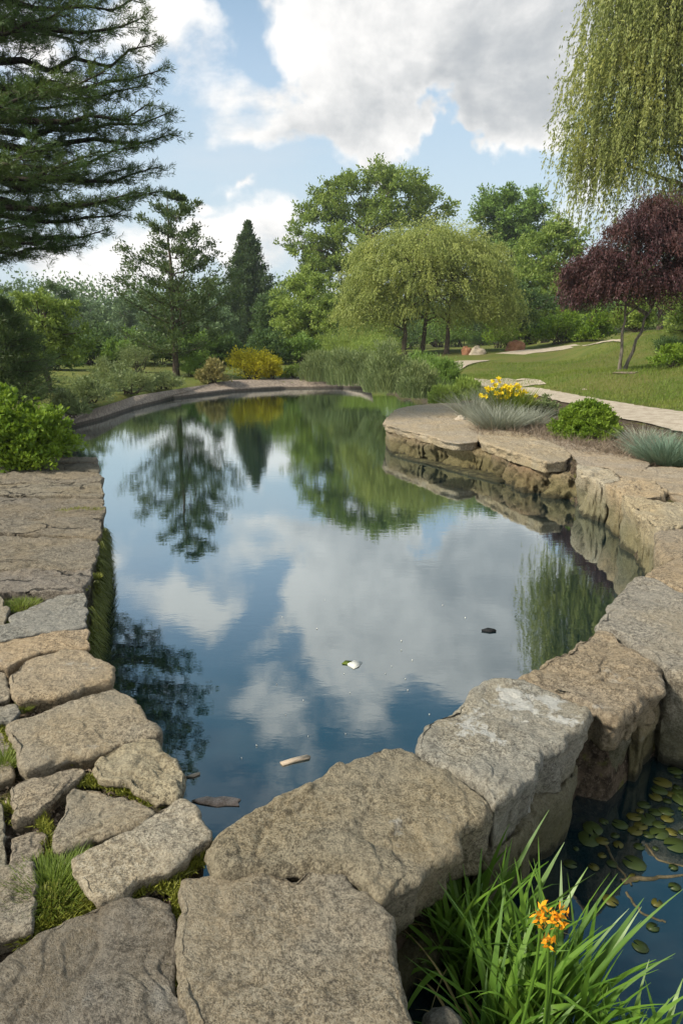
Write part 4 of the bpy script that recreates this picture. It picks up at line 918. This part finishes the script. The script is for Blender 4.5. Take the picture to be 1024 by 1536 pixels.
# ------------------------------------------------------------ grasses and flowers
GF = 'blue grey grass clumps in the dry bed'
tuft('fescue_grass', 'blue green clump of fine grass at the right edge of the dry bed', 'grass clump', G(1000, 694), 1500, .44, .30, 'fescue', .006, 1.1, .5, GF)
tuft('fescue_grass', 'smaller blue green clump of fine grass behind the one at the right edge', 'grass clump', G(965, 668), 500, .34, .22, 'greygrass', .006, 1.1, .5, GF)
tuft('fescue_grass', 'silver grey arching grass clump below the yellow flowers', 'grass clump', G(748, 646), 1500, .52, .30, 'greygrass', .007, 1.0, .6, GF)
tuft('fescue_grass', 'silver grey arching grass clump left of the yellow flowers', 'grass clump', G(715, 628), 900, .62, .28, 'greygrass', .007, .9, .5, GF)
tuft('fescue_grass', 'grey grass clump between the silver clump and the green cushion', 'grass clump', G(790, 640), 700, .42, .25, 'greygrass', .007, 1., .5, GF)
tuft('fescue_grass', 'grey upright clump behind the yellow flowers', 'grass clump', G(735, 606), 700, .55, .3, 'sage', .009, .8, .4, GF)
n = 9000; uu = rg.uniform(0, 1, n)
bx0 = np.array([(G(u, v).x, G(u, v).y) for u, v in [(715, 655), (800, 662), (880, 684), (990, 700)]]); bx1 = np.array([(G(u, v).x, G(u, v).y) for u, v in [(700, 620), (800, 630), (900, 645), (1000, 665)]])
tt_ = rg.random((n, 1)); tx = uu * 3
A0 = np.stack([np.interp(tx, range(4), bx0[:, k]) for k in range(2)], 1); A1 = np.stack([np.interp(tx, range(4), bx1[:, k]) for k in range(2)], 1)
q = A0 * (1 - tt_) + A1 * tt_; q = np.concatenate([q, (H(q[:, 0], q[:, 1]) + .0)[:, None]], 1)
V, Fc = blades(q, rdir(n) * np.array([1, 1, .4]) + np.array([0, 0, .5]), rg.uniform(.08, .26, n), .007, rdir(n) * .35, 3)
tag(mesh('dry_ground_cover', V, Fc, M['dry'], origin=(0, 0, 0)), 'tangled dry stems covering the bed', 'ground cover', kind='stuff')
# yellow flowers
fb = G(765, 628); root = empty('yellow_flower_plant', fb, 'plant topped with clustered yellow flowers behind the curved wall', 'flower')
tuft('leaf', None, None, fb, 700, .66, .24, 'grass', .024, .45, .25, parent=root)
yr = (fb.y * CP) / F
for k in range(64):
    du, dvv = rg.normal(0, 15), rg.normal(0, 9); cpos = np.array(W(762 + du, 590 + dvv, fb.y + rg.normal() * .12))
    mb = MB(); tube(mb, curve(np.array(fb) + np.array([du * .004, 0, 0]), cpos, .02, 4, .02), np.full(4, .004), 4); mb.build('stalk', M['grass'], root)
    mb = MB(); m_ = 9; a = np.arange(m_) * 2 * np.pi / m_
    nrm = unit(rg.normal(size=3) * .5 + np.array([-.2, -.7, .5])); s1 = unit(np.cross(nrm, [0, 0, 1.])); s2 = np.cross(nrm, s1)
    dr = np.cos(a)[:, None] * s1 + np.sin(a)[:, None] * s2 + nrm * .35
    V, Fc = leaves(np.repeat(cpos[None], m_, 0), dr, .068, .6); mb.add(V, Fc); mb.build('petals', M['petal_yellow'], root)

# small tufts and moss in the joints
GT = 'green tufts in the joints of the left paving'
for (u, v, n, L, rad, mt, lb, nm) in [
    (82, 1335, 1500, .085, .10, 'grass', 'largest bushy grass tuft between the long pale stone and the grey stone', 'grass_tuft'), (70, 1378, 500, .05, .10, 'moss', 'mossy fringe below the largest grass tuft', 'moss_patch'),
    (8, 1150, 350, .08, .04, 'grass', 'grass tuft at the left edge beside the largest oblong stone', 'grass_tuft'), (35, 1065, 300, .04, .04, 'grass', 'small bright tuft above the largest oblong stone', 'grass_tuft'),
    (140, 866, 160, .03, .06, 'moss', 'yellowish moss speck near the water edge of the broad grey slab', 'moss_patch'), (105, 838, 120, .03, .05, 'moss', 'small moss speck in the middle of the cracked slab', 'moss_patch'), (60, 870, 420, .045, .09, 'grass', 'bright tuft above the spreading bright tuft', 'grass_tuft'),
    (12, 993, 250, .04, .035, 'grass', 'small tuft left of the smooth oval stone', 'grass_tuft'), (30, 910, 800, .05, .11, 'grass', 'spreading bright tuft on the grey slabs', 'grass_tuft'),
    (8, 940, 250, .04, .05, 'grass', 'low tuft at the left edge below the spreading bright tuft', 'grass_tuft'), (95, 880, 500, .03, .12, 'moss', 'yellowish moss patch beside the broad grey slab', 'moss_patch'), (22, 745, 160, .06, .12, 'moss', 'faint grassy patch on the far slabs at the left edge', 'moss_patch'),
    (85, 845, 200, .03, .1, 'moss', 'thin moss patch on the cracked slab', 'moss_patch'), (545, 1325, 420, .10, .05, 'sage', 'pale fine tuft in the notch of the bottom centre boulder', 'grass_tuft'),
    (16, 1215, 200, .03, .03, 'moss', 'moss beside the wedge shaped stone', 'moss_patch')]:
    tuft(nm, lb, 'moss' if 'moss' in nm else 'grass tuft', P(u, v, .40), n, L * .72, rad, mt, .0035 if mt != 'moss' else .006, .8, .5, GT, k=3)
def moss_line(label, pts, n, wdt, L=.02, mat='moss', z=.405):
    w_ = np.array([P(u, v, z) for u, v in pts]); s = np.concatenate([[0], np.cumsum(np.linalg.norm(np.diff(w_, axis=0), axis=1))])
    t = rg.random(n) * s[-1]; q = np.stack([np.interp(t, s, w_[:, k]) for k in range(3)], 1) + rg.normal(size=(n, 3)) * np.array([wdt, wdt, .004])
    V, Fc = blades(q, rdir(n) * .8 + np.array([0, 0, .8]), L * rg.uniform(.4, 1.3, n), .005, rdir(n) * .4, 2)
    tag(mesh('moss_patch', V, Fc, M[mat], origin=tuple(w_[0])), label, 'moss', 'mossy joints of the left paving')
moss_line('mossy joint between the rounded knobbly stone and the humped stone', [(112, 1172), (150, 1172), (190, 1184), (235, 1204)], 2600, .014)
moss_line('mossy joint between the largest oblong stone and the rounded one', [(60, 1153), (110, 1140), (150, 1130), (180, 1120)], 1500, .010)
moss_line('long mossy joint above the dark corner slab', [(40, 1400), (90, 1375), (140, 1358), (200, 1342), (240, 1318), (262, 1340)], 2600, .012)
moss_line('grassy joint between the long pale stone and the wide brown boulder', [(250, 1325), (275, 1300), (300, 1285), (318, 1275)], 2600, .016, .03)
moss_line('thin mossy joint between the dark corner slab and the bottom centre boulder', [(264, 1345), (267, 1400), (270, 1470), (292, 1530)], 1400, .007, .016)
moss_line('mossy joint at the far left beside the largest oblong stone', [(2, 1080), (12, 1110), (20, 1140)], 700, .012)
moss_line('mossy joint beside the small cracked stone', [(20, 1230), (60, 1222), (72, 1250), (70, 1285)], 900, .01)
moss_line('mossy edge along the broad grey slab', [(0, 888), (50, 884), (90, 880), (126, 884)], 1300, .02)
moss_line('grassy crack along the thin slab near the water', [(92, 766), (118, 762), (152, 764)], 420, .03, .014, z=.455)
# moss curtain on the water side of the left wall
n = 5200; t = rg.random(n); e0, e1 = P(129, 935, .44), P(156, 775, .44)
mid_ = P(141, 850, .44)
q = np.stack([np.interp(t, [0, .35, 1], [e0[k], mid_[k], e1[k]]) for k in range(3)], 1); q[:, 2] = .45 - rg.random(n) ** .8 * .42; q[:, 0] += .012 + rg.normal(size=n) * .012
keep = np.array([noise.noise(Vector((p[1] * 5, p[2] * 6, 2.2))) + .25 * (p[2] < .3) for p in q]) > -.02
q = q[keep]; n = len(q)
V, Fc = blades(q, np.array([.5, -.1, -.6]) + rg.normal(size=(n, 3)) * .4, rg.uniform(.03, .09, n), .006, np.array([[.1, 0, -.5]]) * np.ones((n, 1)), 3)
tag(mesh('hanging_moss', V, Fc, M['mossdark'], origin=(e0.x, e0.y, 0)), 'curtain of green moss on the water side of the left paving', 'moss')

# iris clumps, lower right
def iris(label, bases, n, L, flower=None, group='sword leaved plants in the dark pond'):
    b0 = P(*bases[0]); root = empty('iris_plant', (b0.x, b0.y, 0), label, 'plant', group)
    for i, (u, v, z) in enumerate(bases):
        m_ = n // len(bases)
        c = np.array(P(u, v, z)); r = np.sqrt(rg.random(m_)) * .085; a = rg.random(m_) * 2 * np.pi
        off = np.stack([np.cos(a) * r, np.sin(a) * r, np.zeros(m_)], 1)
        d = unit(off * 3.2 + rg.normal(size=(m_, 3)) * np.array([.22, .16, 0]) + np.array([.0, .0, 1.]))
        h = unit(d * np.array([1, 1, 0])) * rg.uniform(.05, .45, (m_, 1))
        dr = np.where(rg.random(m_) < .16, rg.uniform(.4, .9, m_), rg.uniform(0, .15, m_))
        V, Fc = blades(c + off, d, L * rg.uniform(.5, 1.08, m_), rg.uniform(.013, .030, m_), h, 9, droop=dr)
        mesh('leaf_fan', V, Fc, M['reed'], root)
    m_ = max(6, n // 14); c = np.array(P(*bases[-1])); off = rg.normal(size=(m_, 3)) * np.array([.09, .06, 0])
    d = unit(off * 4 + np.array([0, 0, .8])); V, Fc = blades(c + off, d, L * rg.uniform(.4, .85, m_), .010, unit(d * np.array([1, 1, 0])) * rg.uniform(.3, .8, (m_, 1)), 8, droop=rg.uniform(.3, .9, m_))
    mesh('withered_leaves', V, Fc, M['withered'], root)
    return root
ir1 = iris('left clump of long green sword leaves against the boulder, bottom right', [(655, 1440, .02), (700, 1470, .02), (740, 1440, .02), (690, 1420, .02)], 150, .42)
ir2 = iris('orange flowered clump of sword leaves, bottom right', [(790, 1500, .02), (820, 1560, .02), (850, 1520, .02), (765, 1560, .02), (740, 1600, .02)], 190, .40)
ir3 = iris('right clump of arching sword leaves over the dark pond, bottom right', [(900, 1570, .02), (940, 1620, .02), (870, 1600, .02), (980, 1650, .02)], 90, .27)
for k, (u, v) in enumerate([(812, 1375), (838, 1380), (822, 1414)]):
    c = np.array(W(u, v, 1.16)); mb = MB(); tube(mb, curve((c[0], c[1] + .04, .03), c, .02, 6, .01), np.linspace(.004, .003, 6), 6); mb.build('flower_stalk', M['reed'], ir2)
    n = 38 if k < 2 else 16; t = np.linspace(0, 1, n)
    p = c + np.stack([rg.normal(size=n) * .006, rg.normal(size=n) * .006, (t - .5) * (.05 if k < 2 else .02)], 1)
    V, Fc = leaves(p, rdir(n) + np.array([0, 0, .5]), .019, .42); mb = MB(); mb.add(V, Fc); mb.build('flower_head', M['petal_orange'], ir2)
# lily pads
def pad_mesh(r, mat):
    m_ = 22; a = np.linspace(.22, 2 * np.pi - .22, m_); rr = r * (1 + rg.normal(size=m_) * .03)
    V = np.concatenate([[[0, 0, 0]], np.stack([np.cos(a) * rr, np.sin(a) * rr * .9, 0 * a], 1)])
    V = np.concatenate([V, V - np.array([0, 0, .001])]); K = m_ + 1
    tr = np.array([[0, i, i + 1] for i in range(1, m_)]); br = tr[:, ::-1] + K
    q = np.array([[i, i + K, i + 1 + K, i + 1] for i in range(1, m_)])
    o = mesh('lily_pad', V, [tr, br, q], mat, origin=(0, 0, 0)); return o
GL = 'lily pads on the dark pond'
protos = [pad_mesh(.034, M['pad']), pad_mesh(.028, M['padold']), pad_mesh(.023, M['pad'])]
plab = ['green notched lily pad floating on the dark pond beside the boulders', 'yellowing notched lily pad floating on the dark pond beside the boulders', 'small green notched lily pad floating on the dark pond beside the boulders']
spots = []
def scatter(n, cu, cv, su, sv, mind=.045):
    c = 0
    for _ in range(n * 40):
        if c >= n: break
        p = P(rg.normal(cu, su), rg.normal(cv, sv), 0)
        if sdist(np.array([p.x]), np.array([p.y]), POND)[0] > -.07: continue
        if all((p.x - s[0]) ** 2 + (p.y - s[1]) ** 2 > mind ** 2 for s in spots): spots.append((p.x, p.y)); c += 1
scatter(44, 930, 1165, 50, 40); scatter(22, 1000, 1110, 30, 30); scatter(8, 980, 1310, 40, 40, .1); scatter(6, 860, 1235, 25, 20); scatter(14, 890, 1190, 30, 26)
used = [False] * 3
for i, (x, y) in enumerate(spots):
    j = [0, 0, 1, 2, 0, 1][i % 6]
    o = protos[j] if not used[j] else protos[j].copy()
    if used[j]: COL.objects.link(o)
    used[j] = True
    s = random.uniform(.5, 1.45); o.location = (x, y, .0025 + random.random() * .0025); o.rotation_euler = (0, 0, random.random() * 6.28); o.scale = (s, s, 1)
    tag(o, plab[j], 'lily pad', GL)

for k, (pts, lb) in enumerate([([(905, 1262), (925, 1300), (948, 1330)], 'drowned brown stalk lying among the lily pads'), ([(968, 1268), (985, 1290), (1024, 1300)], 'thin curved stalk ending in a round bud on the dark pond'),
        ([(930, 1322), (975, 1318), (1030, 1312)], 'thick brown root floating at the right edge of the dark pond'), ([(940, 1340), (960, 1370), (1000, 1385)], 'faint bent stalk below the brown root')]):
    pw_ = np.array([P(u, v, .0) for u, v in pts]); t_ = np.linspace(0, 2, 14)
    q = np.stack([np.interp(t_, range(3), pw_[:, c_]) for c_ in range(3)], 1); q[:, :2] += rg.normal(size=(14, 2)) * .003
    mb = MB(); tube(mb, q, np.linspace(.012 if k == 2 else .005, .004, 14), 6); tag(mb.build('water_plant_stalk', M['stalk']), lb, 'plant stalk')
# ------------------------------------------------------------ rocks, marker, debris
def rock(name, label, u, v, ru, hv, mat, cat='rock', zb=None, sharp=1.0):
    b = G(u, v) if zb is None else P(u, v, zb); s = (b.y * CP) / F; rx, hz = ru * s, hv * s
    bm_n, bm_m = 36, 20; V = []
    for i in range(bm_m + 1):
        for j in range(bm_n):
            th, ph = math.pi * i / bm_m, 2 * math.pi * j / bm_n
            d = Vector((math.sin(th) * math.cos(ph), math.sin(th) * math.sin(ph), math.cos(th)))
            k = 1 + .35 * noise.noise(d * 1.6 + Vector((u * .1, 0, 0))) * sharp + .12 * noise.noise(d * 5)
            V.append((b.x + d.x * rx * k, b.y + rx * .6 + d.y * rx * .8 * k, b.z + max(d.z * hz * k, -.2 * hz)))
    ii = np.arange((bm_m + 1) * bm_n).reshape(bm_m + 1, bm_n)
    q = np.stack([ii[:-1], ii[1:], np.roll(ii[1:], -1, 1), np.roll(ii[:-1], -1, 1)], -1).reshape(-1, 4)
    return tag(mesh(name, V, q, M[mat], smooth=True), label, cat)
rock('boulder', 'rusty red boulder in front of the hedge', 774, 525, 15, 15, 'sandstone', 'boulder')
rock('boulder', 'pale sandstone lump left of the red boulder', 716, 533, 14, 13, 'palestone', 'boulder')
rock('boulder', 'small brown stone beside the pale sandstone lump', 700, 533, 8, 14, 'sandstone', 'boulder')
rock('rock', 'pale stone where the two paths meet', 712, 572, 7, 4, 'palestone')
rock('rock', 'light stone beside the landing by the lawn', 790, 571, 14, 3, 'palestone')
rock('rock', 'flat white stone lying on the lawn', 877, 585, 4, 2, 'palestone')
rock('rock', 'grey rounded stone in the notch of the tip slab', 692, 632, 9, 9, 'palestone')
rock('rock', 'brown stone at the foot of the purple maple', 945, 560, 22, 2, 'dry')
b = G(893, 506); mb = MB(); s = b.y * CP / F
x0, x1, h_ = b.x - 6 * s, b.x + 6 * s, 14 * s
V = []
for yy in (b.y, b.y + .18): V += [(x0, yy, b.z - .1), (x1, yy, b.z - .1), (x1 + .02, yy, b.z + h_ * .8), (b.x + .1, yy, b.z + h_), (x0, yy, b.z + h_ * .86)]
Fq = np.array([[0, 1, 6, 5], [1, 2, 7, 6], [2, 3, 8, 7], [3, 4, 9, 8], [4, 0, 5, 9]])
tag(mesh('stone_marker', V, [Fq, np.array([[0, 4, 3, 2, 1], [5, 6, 7, 8, 9]])], M['slate']), 'grey upright slate marker among the bright hedge', 'marker')
def chip(name, label, pts, mat, z=.004, th=.008, cat='debris', group=None):
    a = np.array([P(u, v, z) for u, v in pts]); K = len(a); V = np.concatenate([a + np.array([0, 0, th]), a - np.array([0, 0, th])])
    V += rg.normal(size=V.shape) * .0012
    q = np.array([[i, (i + 1) % K, (i + 1) % K + K, i + K] for i in range(K)])[:, ::-1]
    return tag(mesh(name, V, [q, np.array([list(range(K)), list(range(2 * K - 1, K - 1, -1))])], M[mat]), label, cat, group)
chip('driftwood', 'flat piece of reddish bark floating in the near water corner', [(287, 1201), (296, 1199), (310, 1195), (322, 1197), (336, 1195), (352, 1198), (361, 1199), (356, 1204), (359, 1209), (338, 1208), (326, 1210), (312, 1207), (298, 1205)], 'wood', th=.003, z=.003, cat='driftwood')
chip('twig', 'pale stick floating near the wide brown boulder', [(420, 1144), (440, 1138), (460, 1132), (466, 1134), (464, 1138), (440, 1143), (424, 1148)], 'palewood', th=.004, cat='twig')
chip('twig', 'short pale stick floating beside the rounded knobbly stone', [(279, 1165), (290, 1162), (300, 1159), (300, 1161), (290, 1165)], 'palewood', th=.004, cat='twig')
chip('floating_leaf', 'pale folded leaf floating in the middle of the water', [(520, 996), (530, 991), (543, 993), (538, 1000), (530, 1003)], 'white', th=.003, cat='leaf')
chip('floating_leaf', 'green leaf touching the pale folded leaf in mid water', [(512, 996), (518, 991), (528, 992), (524, 997)], 'grass', th=.003, cat='leaf')
chip('floating_leaf', 'dark curled leaf floating right of centre', [(722, 946), (731, 943), (741, 944), (744, 947), (734, 948)], 'blackbit', th=.006, cat='leaf')
GSP = 'pale flecks floating on the water'
for k in range(22):
    u, v = rg.uniform(330, 720), rg.uniform(880, 1115)
    if k < 6: u, v = [(385, 1118), (362, 1137), (608, 1018), (602, 975), (618, 990), (578, 1010)][k]
    r_ = rg.uniform(.4, .9)
    chip('floating_fleck', 'tiny pale fleck floating on the open water', [(u - r_, v), (u, v - r_ * .7), (u + r_, v), (u, v + r_ * .7)], 'white', th=.002, cat='fleck', group=GSP)
# lawn blades
n = 230000; x = rg.uniform(2.5, 24, n); y = rg.uniform(11, 34, n); keep = (rg.random(n) < np.clip(14 / y, 0, 1) ** 1.0)
x, y = x[keep], y[keep]; lw = lawnw(x, y) > .5
# stay off the paths
pr = np.array([(p.x, p.y) for p in [G(u, v) for u, v in [(770, 583), (830, 585), (880, 595), (950, 607), (1024, 618), (1130, 634), (1130, 682), (1024, 654), (935, 632), (870, 614), (820, 600), (765, 593)]]])
lw &= sdist(x, y, pr) > .02
up_ = np.array([(p.x, p.y) for p in [G(u, v) for u, v in [(676, 545), (690, 540), (720, 535), (790, 525), (860, 517), (935, 511), (935, 514), (870, 520), (800, 530), (740, 539), (712, 545), (690, 556)]]])
lw &= sdist(x, y, up_) > .03
x, y = x[lw], y[lw]; n = len(x); q = np.stack([x, y, H(x, y)], 1)
V, Fc = blades(q, rdir(n) * .5 + np.array([0, 0, 1.]), rg.uniform(.04, .11, n), .014, rdir(n) * .3, 1)
tag(mesh('lawn_grass', V, Fc, M['grass'], origin=(0, 0, 0)), 'mown grass of the sloping lawn', 'grass', kind='stuff')
# iris bank soil under the frame is the pond bottom; gravel and litter between the paving
n = 5000; q = np.array([P(rg.uniform(-40, 280), rg.uniform(950, 1420), .385) for _ in range(n)]); q = q[sdist(q[:, 0], q[:, 1], POOL) > .12]; n = len(q)
V, Fc = leaves(q, rdir(n) * np.array([1, 1, .35]), rg.uniform(.006, .02, n), .55)
tag(mesh('joint_litter', V, Fc, M['dry'], origin=(0, 0, 0)), 'dry litter lying in the joints of the paving', 'litter', kind='stuff')

# ------------------------------------------------------------ air
bm = bmesh.new(); bmesh.ops.create_cube(bm, size=1.0)
me = bpy.data.meshes.new('haze'); bm.to_mesh(me); bm.free()
hz_ = bpy.data.objects.new('haze', me); COL.objects.link(hz_)
hz_.scale = (4600, 4600, 30); hz_.location = (0, 0, 12.5)
m, T = new_mat('air_haze')
vol = T.n('ShaderNodeVolumePrincipled'); vol.inputs['Color'].default_value = (.85, .92, 1, 1); vol.inputs['Density'].default_value = 0.00045; vol.inputs['Anisotropy'].default_value = .2
o_ = T.n('ShaderNodeOutputMaterial'); T.nt.links.new(vol.outputs[0], o_.inputs['Volume'])
me.materials.append(m); tag(hz_, 'thin summer haze', 'haze', kind='stuff')
